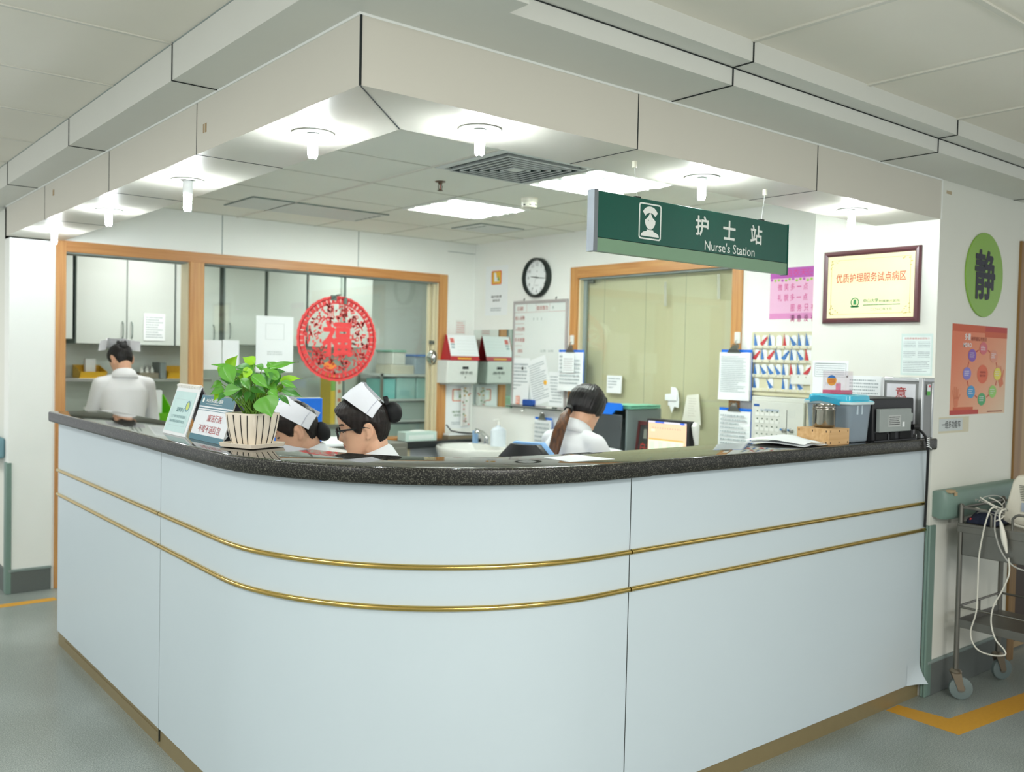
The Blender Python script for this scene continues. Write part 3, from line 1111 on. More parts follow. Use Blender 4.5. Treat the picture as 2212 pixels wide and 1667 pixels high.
tag(o, 'small salmon sticky note at the foot of the whiteboard', 'note')
t = thing('board_eraser', 'blue board eraser standing in the whiteboard tray', 'eraser', Wf(.165, -.004, .012))
MB().box((0, 0, 0), (.125, .012, .035)).build('felt', mat('felt_dark', '#23324f', .9), t)
m = MB()
m.prism(rrect(0, .012, .125, .058, .012), 0, .035)
m.build('handle', mat('eraser_blue', '#1f4fa0', .5), t, bevel=.003)
t = thing('marker_pen', 'dark capped marker lying in the whiteboard tray', 'pen', Wf(.44, .003, .03))
m = MB().tube([(0, 0, 0), (.07, 0, 0)], .007, 10)
m.build('barrel', WPLAS, t)
MB().tube([(.07, 0, 0), (.115, 0, 0)], .0075, 10).build('cap', mat('cap_dark_green', '#1f3a2e', .4), t)

# mirror behind the dispensers, beside the whiteboard
t = thing('wall_mirror', 'frameless mirror on the wall between paper dispensers and whiteboard', 'mirror', wall_x(XW, 6.345, 1.125))
MB().box((0, 0, 0), (.525, .636, .005)).build('mirror_glass', mat('mirror_silver', '#dfe8e4', .03, 1.0, var=0), t)
MB().box((.521, -.001, 0), (.529, .637, .010)).box((0, -.006, 0), (.525, 0, .010), 1).build('edge', [mat('mirror_edge', '#22604c', .4), mat('mirror_lip', '#c8d0c8', .4)], t)

# clipboards hung on adhesive hooks
CLIPM = mat('clip_steel', '#8d8f8a', .3, .9)


def clipboard(M, w, h, label, rows, seed, sheets=.006, note=False, board=BLUEPL):
    t = thing('clipboard', label, 'clipboard', M)
    MB().box((-w / 2, -h, 0), (w / 2, 0, .003)).build('board', board, t, bevel=.001)
    m = MB()
    n = 6
    W2, H2 = w * .97, h * .95
    rings = [[(-W2 / 2 + W2 * i / n, -.018 - H2 * j / 8, .003 + sheets + .012 * (j / 8) ** 2 * math.sin(math.pi * (.2 + .8 * i / n))) for i in range(n + 1)] for j in range(9)]
    m.loft([list(reversed(r)) for r in rings], False, False)
    m.box((-W2 / 2, -.018 - H2, .003), (W2 / 2, -.018, .003 + sheets - .0004))
    m.lines(-w * .4, -h * .86, w * .4, -h * .12, rows, .004 + sheets + .010, 1, seed, .4)
    m.build('papers', [PAPER, INK], t, smooth=20)
    m = MB()
    m.loft([[(-.05, -.022, .005 + sheets), (.05, -.022, .005 + sheets), (.05, -.018, .012 + sheets), (-.05, -.018, .012 + sheets)],
            [(-.03, .0, .008 + sheets), (.03, .0, .008 + sheets), (.03, .003, .017 + sheets), (-.03, .003, .017 + sheets)],
            [(-.012, .03, .010), (.012, .03, .010), (.012, .03, .016), (-.012, .03, .016)]])
    m.tube([(-.02, .012, .014), (-.026, .026, .02), (-.012, .034, .02)], .003, 6).tube([(.02, .012, .014), (.026, .026, .02), (.012, .034, .02)], .003, 6)
    m.build('clip', CLIPM, t)
    if note:
        MB().box((-.075, -.17, .022), (.055, -.045, .024)).lines(-.06, -.16, .045, -.06, 6, .0248, 1, 5, .4).build('memo', [PAPER, mat('faint_print', '#b7b2b2', .8)], t, smooth=0)
    return t


def hook(M, label):
    t = thing('adhesive_hook', label, 'hook', M)
    m = MB().prism(rrect(-.021, 0, .021, .07, .006, 4), 0, .006)
    m.build('plate', WPLAS, t, bevel=.001)
    MB().tube([(0, .02, .006), (0, .012, .02), (0, -.002, .022), (0, -.008, .012)], .004, 8).build('peg', CHROME, t)
    return t


hook(wall_x(4.732, 5.105, 1.640), 'white adhesive hook on the window frame beside the whiteboard')
clipboard(wall_x(4.70, 5.075, 1.600), .275, .305, 'blue clipboard with a memo hanging beside the whiteboard', 8, 11, note=True)
hook(wall_x(4.732, 3.592, 1.652), 'white adhesive hook on the window frame above two clipboards')
clipboard(wall_x(4.70, 3.570, 1.612), .235, .310, 'upper clipboard with a ruled form hanging beside the bed card board', 20, 12, .02)
clipboard(wall_x(4.70, 3.568, 1.250), .245, .30, 'lower clipboard with blue edge showing, under the ruled form', 9, 13)
clipboard(wall_x(4.715, 5.39, 1.075), .2, .27, 'small clipboard hanging from a hook under the whiteboard', 6, 14)

# small papers and tape on the window blind
XG = XW + .044
paper_thing('phone_list', 'small white list taped to the beige window blind', 'paper', wall_x(XG, 4.785, 1.292), .152, .128, rows=5, seed=21, curl=.006)
m = MB()
pts = [(.055, 0), (.078, .045), (.118, .040), (.118, .095), (.104, .155), (.088, .175), (.045, .178), (.045, .132), (0, .128), (0, .085), (.022, .082), (.02, .052), (.036, .050)]
m.prism(pts, .002, .004)
m.prism([(0, .085), (.104, .085), (.104, .128), (0, .128)], .006, .012)
o = m.build('torn_note', [PAPER], bevel=.002)
o.matrix_world = wall_x(XG, 4.215, 1.180)
tag(o, 'crumpled torn white note on the beige blind above the monitor', 'paper')
m = MB().prism([(0, 0), (.16, -.02), (.135, .185), (.035, .172)], .002, .004)
m.lines(.05, .03, .12, .16, 8, .005, 1, 7, .3)
o = m.build('note_sheet', [mat('cream_paper', '#e9e9dc', .7), mat('faint_pencil', '#cfcdbf', .8)], smooth=0)
o.matrix_world = wall_x(XG, 4.065, 1.135)
tag(o, 'slanted cream note sheet stuck to the blind behind the monitor', 'paper')
for y, z0, z1, lab in ((4.255, 1.905, 2.07, 'strip of clear tape on the blind, nearer the clipboard with memo'), (3.805, 1.938, 2.10, 'strip of clear tape on the blind, nearer the bed card board')):
    o = MB().prism([(0, 0), (.025, 0), (.018, z1 - z0), (-.004, z1 - z0)], 0, .0005).build('tape_strip', clear('clear_tape', '#e6e8dc', .6, .45))
    o.matrix_world = wall_x(XG, y, z0)
    tag(o, lab, 'tape')

# pink poster
PINK = mat('pink_poster', '#e9b7d6', .6, var=.03, scale=4)
MAGENTA = mat('magenta_print', '#c04a9c', .6)


def pink(m, w, h, z):
    m.rect(0, h - .062, w, h, z, 1)
    m.rect(0, 0, w, .035, z, 4)
    m.text('白衣天使', w * .60, h - .032, w * .52, .042, z + .0005, 2, .01)
    rnd = random.Random(3)
    for k in range(14):
        x = w * (k + .5) / 14
        m.disc(x, h - .068 - rnd.random() * .012, .009, .008, z + .0004, 10, 3 if k % 3 else 1)
    for s, x, y in (('微', .115, 0), ('笑', .185, 0), ('多', .255, 0), ('一', .325, 0), ('点', .395, 0), ('礼', .115, 1), ('貌', .185, 1), ('多', .255, 1), ('一', .325, 1), ('点', .395, 1),
                    ('服', .26, 2), ('务', .335, 2), ('只', .41, 2), ('有', .485, 2), ('满', .26, 3), ('意', .335, 3), ('没', .41, 3), ('有', .485, 3)):
        yy = h - .115 - y * .062
        m.text(s, x * .62, yy, .030, .042 if s != '一' else .006, z, 2, .008)


paper_thing('wall_poster', 'pink service slogan poster half behind the hanging sign', 'poster', wall_x(XW, 3.372, 1.797), .345, .305, PINK, extra=pink,
            mats=[mat('purple_band', '#b958b4', .6), mat('pink_print', '#d0468f', .6), mat('leaf_green_print', '#9fc25b', .6), mat('deep_pink', '#dd8fc4', .6)])

# bed card board
bc = thing('bed_card_board', 'cream patient bed card board with four slotted rows', 'board', wall_x(XW, 3.470, 1.335))
BW, BH = .46, .385
MB().box((0, 0, 0), (BW, BH, .03)).build('backboard', mat('board_cream', '#d3cfb0', .5), bc, bevel=.003)
RY = (.285, .200, .112, .028)
for k, y in enumerate(RY):
    m = MB().box((.012, y, .03), (BW - .004, y + .018, .042))
    m.build('rail', mat('rail_cream', '#dfdcc6', .45), bc, bevel=.001)
    for i in range(9):
        m = MB().tube([(.035 + i * .051, y + .009, .042), (.035 + i * .051, y + .009, .047)], .0045, 10)
        m.build('knob', mat('knob_ivory', '#e6dfb8') if k == 3 else mat('knob_grey', '#c9c9bb', .4), bc)
m = MB().box((.29, .078, .043), (BW, .135, .0445))
m.build('cover_strip', WPLAS, bc)
FB, FR = mat('flag_blue', '#3f77bb', .5), mat('flag_red', '#c2393f', .5)
CARD = mat('bed_card_white', '#eef2f2', .5)
rows = [['b1', 'r3', 'b0', 'n', 'r0', 'b2', 'b1', 'b1', 'b1'], ['r3', 'b0', 'r3', 'b1', 'b3', 'b0', 'b2', 'r1', 'w'],
        ['b0', 'b2', 'b2', 'b2', 'b0', 'r0', 'b1', 'r3'], ['b0', '', 'b2', '', 'b0', 'b0', 'b2', '', '']]
order = ('first', 'second', 'third', 'fourth', 'fifth', 'sixth', 'seventh', 'eighth', 'ninth')
rown = ('top row', 'second row', 'third row', 'bottom row')
proto = {}


def bed_card(kind):
    t = thing('bed_card', '', 'card', None, 'cards in the bed card board')
    m = MB().prism([(.004, 0), (.042, 0), (.042, .048), (.034, .062), (.012, .062), (.004, .048)], 0, .0015)
    m.lines(.008, .012, .028, .045, 4, .002, 1, 3, .3, 1.2)
    m.build('card', [CARD, mat('faint_print', '#b7b2b2', .8)], t, smooth=0)
    if kind[0] in 'br':
        s = kind[1]
        p = {'0': [(.000, -.002), (.024, -.002), (.006, .07)], '1': [(.000, -.002), (.025, -.002), (.000, .075)], '2': [(.016, -.004), (.042, .008), (-.008, .058)],
             '3': [(-.010, .012), (.012, -.004), (.046, .048), (.040, .056)]}[s]
        MB().prism(p, .003, .0045).build('flag', FB if kind[0] == 'b' else FR, t, smooth=0)
    return t


word = {'b0': 'upright blue', 'b1': 'tall blue', 'b2': 'slanted blue', 'b3': 'crossing blue', 'r0': 'upright red', 'r1': 'tall red', 'r3': 'crossing red'}
for r, row in enumerate(rows):
    for i, kd in enumerate(row):
        if not kd:
            continue
        if kd not in proto:
            t = proto[kd] = bed_card(kd)
        else:
            t = copy_tree(proto[kd])
        t.matrix_world = wall_x(XW - .031, 3.470 - (.020 + i * .051), 1.335 + RY[r] + .018)
        t['label'] = ('bed card with %s flag, %s in the %s of the board' % (word[kd], order[i], rown[r])) if kd in word else \
            ('plain bed card without flag, %s in the %s of the board' % (order[i], rown[r]))

# nurse call panel below
t = thing('call_panel', 'grey-white nurse call panel with rows of buttons under the card board', 'control panel', wall_x(XW, 3.425, .98))
MB().box((0, 0, 0), (.36, .325, .075)).build('housing', mat('panel_grey_white', '#d6d8d0', .45), t, bevel=.004)
MB().box((-.01, .325, 0), (.36, .352, .06)).build('top_ledge', mat('panel_grey_white', '#d6d8d0', .45), t, bevel=.003)
BB_ = mat('badge_blue', '#2f5fa5', .5)
MB().box((.015, .292, .075), (.055, .306, .0762)).build('badge', BB_, t)
MB().text('DS-A型呼叫通讯系统', .13, .272, .13, .016, .0758).build('lettering', mat('blue_print', '#7fa3cd', .6), t, smooth=0)
MB().box((.2475, .02, .075), (.2495, .28, .0765)).build('door_gap', BLACK, t)
m = MB()
for i in range(6):
    for k in range(6):
        m.disc(.262 + k * .008, .24 + i * .007, .0012, .0012, .0757, 6)
m.build('speaker_grille', INK, t, smooth=0)
for r in range(5):
    for c in range(5):
        m = MB().box((.028 + c * .035, .238 - r * .045, .075), (.058 + c * .035, .256 - r * .045, .0775), 0).tube([(.043 + c * .035, .264 - r * .045, .075), (.043 + c * .035, .264 - r * .045, .079)], .0035, 8, 1)
        m.build('button', [WPLAS, mat('led_dark_green', '#3d5a45', .4)], t, smooth=40)
for x in (.235, .285):
    m = MB().lathe([(.014, 0), (.014, .006), (.009, .010), (.009, .016), (.001, .017)], (x, .16, .075), 16)
    m.tube([(x - .012, .162, .085), (x - .020, .166, .092)], .006, 8, 1)
    m.build('key_switch', [STEEL, mat('key_blue', '#3c86c9', .4)], t)
m = MB().box((.255, .085, .075), (.275, .118, .080), 0).box((.258, .118, .075), (.272, .130, .078), 1)
m.build('indicator', [mat('display_dark', '#24332a', .3), mat('lime_lamp', '#8fd04e', .4)], t)
t = thing('call_panel', 'beige side box mounted between nurse call panel and column', 'control panel', wall_x(XW, 3.06, 1.00))
MB().box((0, 0, 0), (.12, .31, .06)).build('housing', mat('box_beige', '#c4bfa9', .5), t, bevel=.004)

# column: plaque, notices
XC = 4.19
pl = thing('gold_plaque', 'gold award plaque in a dark red frame on the white column', 'plaque', wall_x(XC, 2.652, 1.738))
PW, PH = .503, .358
fr = MB()
o4 = [(0, 0), (PW, 0), (PW, PH), (0, PH)]
for a, z0, b, z1 in ((0, .0, 0, .012), (0, .012, .006, .020), (.006, .020, .016, .022), (.016, .022, .026, .014)):
    A = [(a, a, z0), (PW - a, a, z0), (PW - a, PH - a, z0), (a, PH - a, z0)]
    B = [(b, b, z1), (PW - b, b, z1), (PW - b, PH - b, z1), (b, PH - b, z1)]
    fr.loft([A, B], False)
fr.build('frame', mat('frame_burgundy', '#5b3338', .35), pl, smooth=0)
GOLD = mat('gold_plate', '#f4e9b8', .32, .55, var=.04, scale=6)
MB().box((.02, .02, 0), (PW - .02, PH - .02, .014)).build('plate', GOLD, pl)
m = MB()
z = .0146
DG = mat('engraved_gold', '#c2b161', .5, .4)
i0 = .045
m.ring2d([(i0, i0), (PW - i0, i0), (PW - i0, PH - i0), (i0, PH - i0)], [(i0 + .0018, i0 + .0018), (PW - i0 - .0018, i0 + .0018), (PW - i0 - .0018, PH - i0 - .0018), (i0 + .0018, PH - i0 - .0018)], z - .0004, z)
rnd = random.Random(8)
for cx, sx in ((.04, 1), (PW - .04, -1)):
    for cy, sy in ((.04, 1), (PH - .04, -1)):
        for k in range(13):
            u, v = rnd.random() * .05, rnd.random() * .05
            if u + v < .062:
                m.disc(cx + sx * u, cy + sy * v, .006 * rnd.uniform(.4, 1), .004 * rnd.uniform(.4, 1), z + .0002, 8)
m.build('engraving', DG, pl, smooth=0)
m = MB().text('优质护理服务试点病区', .255, .222, .365, .046, z, 0, .008)
m.build('red_lettering', mat('plaque_red', '#c9502c', .5), pl, smooth=0)
m = MB()
EG = mat('emblem_green', '#2f8a4b', .5)
ex, ey = .178, .102
m.ring2d([(ex + .023 * math.cos(a), ey + .023 * math.sin(a)) for a in [2 * math.pi * k / 30 for k in range(30)]],
         [(ex + .018 * math.cos(a), ey + .018 * math.sin(a)) for a in [2 * math.pi * k / 30 for k in range(30)]], z - .0003, z)
m.poly([(ex - .009, ey - .012), (ex + .009, ey - .012), (ex + .007, ey + .010), (ex, ey + .015), (ex - .007, ey + .010)], z)
m.poly([(ex - .025, ey - .020), (ex - .018, ey - .026), (ex + .018, ey - .026), (ex + .025, ey - .020), (ex + .014, ey - .016), (ex - .014, ey - .016)], z)
m.text('中山大学', .262, .108, .078, .020, z, 0, .01).text('附属第六医院', .357, .104, .105, .012, z)
m.lines(.222, .084, .412, .090, 1, z, 0, 3, .7, .25)
m.text('二〇一〇年十月', .315, .066, .108, .014, z)
m.build('green_lettering', EG, pl, smooth=0)


def notice(m, w, h, z):
    m.rect(w * .05, h * .05, w * .95, h * .93, z, 1)
    m.text('住院患者膳食配送指引', w * .5, h * .885, w * .8, h * .05, z + .0004, 2)
    for cx in (.08, .54):
        for cy in (.66, .42):
            m.lines(w * cx, h * cy, w * (cx + .38), h * (cy + .16), 4, z + .0004, 3, int(cx * 50 + cy * 10), .4)
    m.lines(w * .08, h * .08, w * .92, h * .36, 7, z + .0004, 3, 8, .4)


paper_thing('notice_sheet', 'pale green printed notice beside the column edge under the plaque', 'notice', wall_x(XC, 2.235, 1.490), .152, .195, mat('mint_paper', '#cfe0da', .6),
            extra=notice, mats=[mat('mint_light', '#dfeae7', .6), mat('soft_red_print', '#d2857f', .6), INK])
paper_thing('notice_sheet', 'white framed list on the column above the blue lidded box', 'notice', wall_x(XC, 2.705, 1.470), .20, .080, rows=6, seed=31,
            extra=lambda m, w, h, z: m.ring2d([(.012, 0), (w - .012, 0), (w - .012, h - .012), (.012, h - .012)], [(.014, .002), (w - .014, .002), (w - .014, h - .014), (.014, h - .014)], 0, z, 1))
paper_thing('notice_sheet', 'white air conditioning notice on the column behind the acrylic tub', 'notice', wall_x(XC, 2.703, 1.365), .185, .104, seed=3,
            extra=lambda m, w, h, z: m.text('冷暖空调', .115, .07, .085, .018, z, 1, .01).text('我科维修电话', .09, .02, .10, .012, z, 1))
paper_thing('notice_sheet', 'white typed sheet on the column behind the black printer', 'notice', wall_x(XC, 2.515, 1.345), .19, .135, rows=7, seed=35)

# corridor wall: oval sign, poster, strip label
t = thing('oval_sign', 'green oval quiet sign with one big black character', 'sign', wall_y(4.643, YR, 1.985))
MB().prism([(.198 * math.cos(2 * math.pi * k / 56), .205 * math.sin(2 * math.pi * k / 56)) for k in range(56)], 0, .008).build('plate', mat('lime_green', '#86b245', .4, var=.05, scale=5), t, bevel=.002)
MB().text('静', .0, .0, .215, .235, .0088, 0, .027).build('lettering', mat('navy_print', '#171a2b', .5), t, smooth=0)
t = thing('wall_poster', 'orange poster with a ring of coloured balls below the oval sign', 'poster', wall_y(4.345, YR, 1.306))
OW, OH = .585, .432
mo = mat('orange_poster', '#dc8a62', .45, var=0)
nt = mo.node_tree
tc = nt.nodes.new('ShaderNodeTexCoord')
sp = nt.nodes.new('ShaderNodeSeparateXYZ')
nt.links.new(tc.outputs['Generated'], sp.inputs[0])
ad = nt.nodes.new('ShaderNodeMath')
ad.operation = 'SUBTRACT'
nt.links.new(sp.outputs[0], ad.inputs[0])
nt.links.new(sp.outputs[1], ad.inputs[1])
mr = nt.nodes.new('ShaderNodeMapRange')
mr.inputs[1].default_value = -1
mr.inputs[2].default_value = 1
nt.links.new(ad.outputs[0], mr.inputs[0])
rr = ramp(nt, mr.outputs[0], [(0.15, '#dc7248'), (0.6, '#e09a74'), (0.95, '#dcc0a0')])
nt.links.new(rr.outputs[0], nt.nodes['Principled BSDF'].inputs['Base Color'])
MB().box((0, 0, 0), (OW, OH, .001)).build('sheet', mo, t)
m = MB()
z = .0016
m.rect(0, OH - .035, OW * .58, OH, z, 0).rect(OW * .58, OH - .028, OW, OH, z, 1).rect(OW * .58, OH - .055, OW, OH - .028, z, 0).rect(0, 0, OW * .5, .022, z, 1).rect(.03, .022, OW * .4, .036, z, 0)
m.disc(.325, .195, .058, .046, z, 30, 3)
for k in range(8):
    a = math.radians(90 - 45 * k - 22)
    m.cbox((.325 + .165 * math.cos(a), .197 + .120 * math.sin(a), z), (.026, .006, .0004), Matrix.Rotation(a + math.pi / 2, 3, 'Z'), 1)


def hand_print(x, y, s, rot):
    m.T = Matrix.Translation((x, y, z)) @ Matrix.Rotation(rot, 4, 'Z') @ Matrix.Scale(s, 4)
    m.poly([(-.3, -.7), (.3, -.7), (.38, .0), (-.38, .0)], 0, 4)
    for i, (L, a) in enumerate(((.75, 14), (.95, 5), (.9, -4), (.7, -14))):
        x0 = -.29 + .19 * i
        q = math.radians(90 + a)
        d = Vector((math.cos(q), math.sin(q), 0))
        s_ = Vector((-d.y, d.x, 0)) * .075
        b = Vector((x0, -.02, 0))
        m.add([b + s_, b - s_, b + d * L - s_ * .7, b + d * L + s_ * .7], [(0, 1, 2, 3)], 4)
    m.add([(.36, -.3, 0), (.36, -.05, 0), (.72, .28, 0), (.78, .16, 0)], [(0, 3, 2, 1)], 4)
    m.T = None


hand_print(.055, .08, .06, .12)
hand_print(.52, .18, .07, .5)
m.build('colour_blocks', [mat('rust_orange', '#c8562c', .5), mat('brick_red', '#b8382c', .5), PAPER, mat('coral_disc', '#d9643f', .5), mat('hand_tint', '#d2764e', .5)], t, smooth=0)
m = MB().text('多重', .155, OH - .058, .062, .034, z + .0006, 0, .014).text('MDRO', .155, OH - .098, .085, .022, z + .0006, 0, .01).text('耐药菌防控要点', .275, OH - .066, .165, .020, z + .0006, 1, .01)
m.text('多重耐药菌', .325, .205, .062, .012, z + .0006, 2).text('预防与控制', .325, .188, .062, .012, z + .0006, 2).lines(.39, .006, .56, .014, 1, z + .0006, 1, 2, .7)
m.build('lettering', [PAPER, mat('rust_print', '#9c4326', .5), mat('dark_red_print', '#8f2f26', .5)], t, smooth=0)
bc8 = ('#cf5a63', '#d88a6c', '#e0d23c', '#8fc65a', '#35a05a', '#2f8fc4', '#7a70c4', '#7a46a8')
for k in range(8):
    a = math.radians(90 - 45 * k)
    m = MB()
    cx, cy = .325 + .165 * math.cos(a), .197 + .125 * math.sin(a)
    m.disc(cx, cy, .042, .031, z + .0004, 26, 0)
    m.lines(cx - .028, cy - .012, cx + .02, cy + .016, 3, z + .0009, 1, k, .35)  # rows of pale print on each ball
    m.build('printed_ball', [mat('ball_colour_%d' % k, bc8[k], .4, var=.08, scale=14), mat('ball_print', '#e8e2ea', .4)], t, smooth=0)
t = thing('strip_label', 'small white strip label with black characters beneath the orange poster', 'label', wall_y(4.245, YR, 1.222))
MB().box((0, 0, 0), (.30, .075, .0006)).build('tape', mat('yellowed_tape', '#cfcab0', .5), t)
m = MB().box((.0, .01, .0006), (.235, .068, .0012), 0).text('一组多功能车', .120, .040, .185, .036, .0018, 1, .004)
m.build('paper', [mat('label_grey', '#c8cfce', .6), BLACKINK], t, smooth=0)

# ------------------------------------------------------------------ back corner of the station
t = thing('paper_dispenser', 'white paper towel dispenser on the back wall beside the window frame', 'dispenser', wall_y(4.372, 6.36, 1.310))
m = MB()
m.loft([[(0, 0, 0), (.318, 0, 0), (.318, .19, 0), (0, .19, 0)], [(0, 0, .13), (.318, 0, .13), (.318, .188, .145), (0, .188, .145)], [(.006, .004, .138), (.312, .004, .138), (.312, .182, .152), (.006, .182, .152)]])
m.build('housing', mat('dispenser_white', '#e0e4de', .35), t, bevel=.003)
m = MB().box((.155, .118, .147), (.215, .140, .1500), 0).text('擦手纸', .195, .088, .13, .026, .1515, 1, .01).disc(.185, .05, .005, .008, .1495, 10, 1)
m.build('printed_label', [BLACK, mat('faded_black_print', '#6b726c', .6)], t, smooth=0)
MB().box((.02, -.012, .01), (.298, 0, .12)).build('outlet', mat('outlet_grey', '#a9afaa', .5), t)
t = thing('desk_calendar', 'red backed flip calendar standing on the paper towel dispenser', 'calendar', at(4.40, 6.285, 1.50))
RED = mat('calendar_red', '#b3262c', .45)
m = MB()
m.prism([(-.07, 0), (.06, 0), (.0, .215)], 0, .003)
m.T = Matrix.Rotation(math.radians(90), 4, 'X')
m.T = None
m = MB()
for (ya, yb) in ((-.075, 0), (.065, 0)):
    m.loft([[(0, ya, 0), (.30, ya, 0), (.30, ya + .003, 0), (0, ya + .003, 0)], [(0, yb, .212), (.30, yb, .212), (.30, yb + .003, .212), (0, yb + .003, .212)]])
m.box((0, -.075, 0), (.30, .068, .003))
m.add([(0, -.075, .0), (0, .065, 0), (0, 0, .21)], [(0, 1, 2)])
m.build('stand', RED, t, smooth=0)
m = MB()
f = lambda u, v, d: (u, -.075 + .075 * v / .212 - d, v)
m.loft([[f(.012, .036, .003), f(.30, .036, .003), f(.30, .036, .0055), f(.012, .036, .0055)], [f(.012, .212, .003), f(.30, .212, .003), f(.30, .212, .0055), f(.012, .212, .0055)]])
m.build('pages', PAPER, t, smooth=0)
m = MB()
for u0, u1, v0, v1, c in ((.03, .07, .145, .185, 0), (.03, .07, .125, .14, 1), (.03, .065, .10, .115, 1)):
    m.add([f(u0, v0, .0062), f(u1, v0, .0062), f(u1, v1, .0062), f(u0, v1, .0062)], [(0, 1, 2, 3)], c)
for k in range(5):
    m.add([f(.09, .06 + k * .026, .0062), f(.28, .06 + k * .026, .0062), f(.28, .062 + k * .026, .0062), f(.09, .062 + k * .026, .0062)], [(0, 1, 2, 3)], 2)
m.add([f(.08, .010, .0006), f(.22, .010, .0006), f(.22, .022, .0006), f(.08, .022, .0006)], [(0, 1, 2, 3)], 3)
m.build('print', [mat('soft_red_ink', '#d9736b', .6), mat('grey_blue_ink', '#a2b3b8', .6), mat('ruled_ink', '#d8dedd', .7), PYEL], t, smooth=0)
paper_thing('wall_poster', 'hand washing poster below the paper towel dispenser', 'poster', wall_y(4.462, 6.36, .922), .262, .372, PAPER, extra=handwash,
            mats=[PORANGE, mat('poster_pale', '#e9efe4', .6), PGREEN, mat('dark_green_print', '#4f7a46', .6), INK])
t = thing('hanging_cover', 'narrow flowered cloth strip hanging from the dispenser', 'cloth', wall_y(4.606, 6.335, .945))
m = MB()
m.loft([[(.105 * i / 8, .33 * j / 6, .006 * math.sin(i * 1.3)) for i in range(9)] for j in range(7)], False, False)
rnd = random.Random(4)
for k in range(20):
    m.disc(rnd.uniform(.012, .093), rnd.uniform(.01, .32), .010, .007, .0075, 8, rnd.choice((1, 2, 3)))
m.build('cloth', [mat('flower_cloth', '#dcdcd8', .8), mat('petal_ochre', '#c9a86a', .8), mat('petal_rose', '#c98f8c', .8), mat('petal_green', '#7f9a70', .8)], t, smooth=30)
# red slip
paper_thing('notice_slip', 'small slip with red print on the back wall above the calendar', 'notice', wall_y(4.555, 6.36, 1.718), .10, .12, mat('off_white_slip', '#e3e4df', .7), rows=5, seed=41, mats=[mat('pale_red_print', '#d8a19c', .7)])
# stone ledge under the window
o = MB().box((3.75, 6.19, .79), (4.72, 6.359, .845)).build('window_ledge', mat('dark_ledge', '#23282a', .3, var=.2, scale=200), None, bevel=.006)
tag(o, 'dark stone ledge under the treatment room window', 'ledge')
o = MB().box((3.78, 6.25, 0), (4.05, 6.357, .79)).box((4.05, 6.30, .0), (4.70, 6.357, .79), 1).build('ledge_cabinet', [CREAM, mat('lilac_white_front', '#c9ced6', .5)])
tag(o, 'cream and pale front panelling below the dark window ledge', 'panelling')
t = thing('glove_box', 'pale mint box of gloves on the dark window ledge', 'box', at(3.98, 6.21, .845))
MB().box((0, 0, 0), (.30, .12, .075)).build('carton', mat('mint_carton', '#c5dcd4', .5), t, bevel=.003)
MB().box((.03, -.0006, .015), (.27, 0, .05)).lines(.05, .02, .2, .04, 1, .0).build('label', [mat('pale_label', '#dfeae6', .5), INK], t)
MB().ball((.15, .06, .075), (.08, .03, .012), 12).build('glove', mat('glove_white', '#e6ebe6', .6), t)
t = thing('bottle_rack', 'rolled sheets and dark cable lying on the ledge under the hand washing poster', 'papers', at(4.42, 6.25, .845))
m = MB().box((0, 0, 0), (.27, .08, .03), 0).tube([(.0, .03, .12), (.03, .0, .07), (.10, -.01, .055), (.2, -.01, .045), (.27, 0, .04)], .006, 6, 1)
m.box((.01, -.005, .03), (.26, .08, .045), 2)
m.build('stack', [mat('worn_wood', '#8a7f6a', .7), BLACK, PAPER], t)
t = thing('door_knob_disc', 'round chrome disc fixed to the cream jamb of the treatment room window', 'soap dish', wall_x(4.362, 6.415, 1.520))
m = MB().lathe([(.056, 0), (.058, .012), (.052, .026), (.035, .036), (.001, .040)], n=28)
m.build('shell', CHROME, t, 60)
MB().lathe([(.062, 0), (.062, .009), (.054, .011)], n=28).build('rim', mat('rim_dark', '#4d5553', .4), t)
m = MB().box((-.025, .11, 0), (.02, .14, .02))
m.build('bracket', mat('dark_latch', '#5c625c', .5), t)

# stickers and papers on the treatment room window
XR = mat('paper_cut_red', '#ea4648', .6, var=.05)
t = thing('paper_cut', 'round red paper-cut with a fortune character on the window glass', 'decoration', wall_y(3.492, 6.452, 1.650))
MBc = MB()
N = 72
R = .348
ry = .96
rnd = random.Random(2)


def circ(r, n=N, k=0):
    return [(r * math.cos(2 * math.pi * i / n), r * ry * math.sin(2 * math.pi * i / n)) for i in range(n)]


sc_out = [((R - (.005 if i % 2 else 0)) * math.cos(2 * math.pi * i / N), (R - (.005 if i % 2 else 0)) * ry * math.sin(2 * math.pi * i / N)) for i in range(N)]
MBc.ring2d(sc_out, circ(.318), 0, .0006).ring2d(circ(.292), circ(.280), 0, .0006)
for i in range(48):
    a = 2 * math.pi * i / 48
    q = Matrix.Rotation(a, 3, 'Z')
    MBc.cbox((.307 * math.cos(a), .307 * ry * math.sin(a), .0003), (.034, .028 if i % 3 else .038, .0006), q)
for i in range(250):
    a = rnd.uniform(0, 2 * math.pi)
    r = math.sqrt(rnd.uniform(.12 ** 2, .278 ** 2))
    MBc.cbox((r * math.cos(a), r * ry * math.sin(a), .0003), (rnd.uniform(.010, .045), rnd.uniform(.008, .017), .0006), Matrix.Rotation(rnd.uniform(0, 6.3), 3, 'Z'))
for i in range(26):
    a = rnd.uniform(0, 2 * math.pi)
    r = rnd.uniform(.17, .262)
    rr0 = rnd.uniform(.014, .026)
    MBc.ring2d([(r * math.cos(a) + rr0 * math.cos(b), r * ry * math.sin(a) + rr0 * math.sin(b)) for b in [2 * math.pi * k / 14 for k in range(14)]],
               [(r * math.cos(a) + rr0 * .55 * math.cos(b), r * ry * math.sin(a) + rr0 * .55 * math.sin(b)) for b in [2 * math.pi * k / 14 for k in range(14)]], 0, .0006)
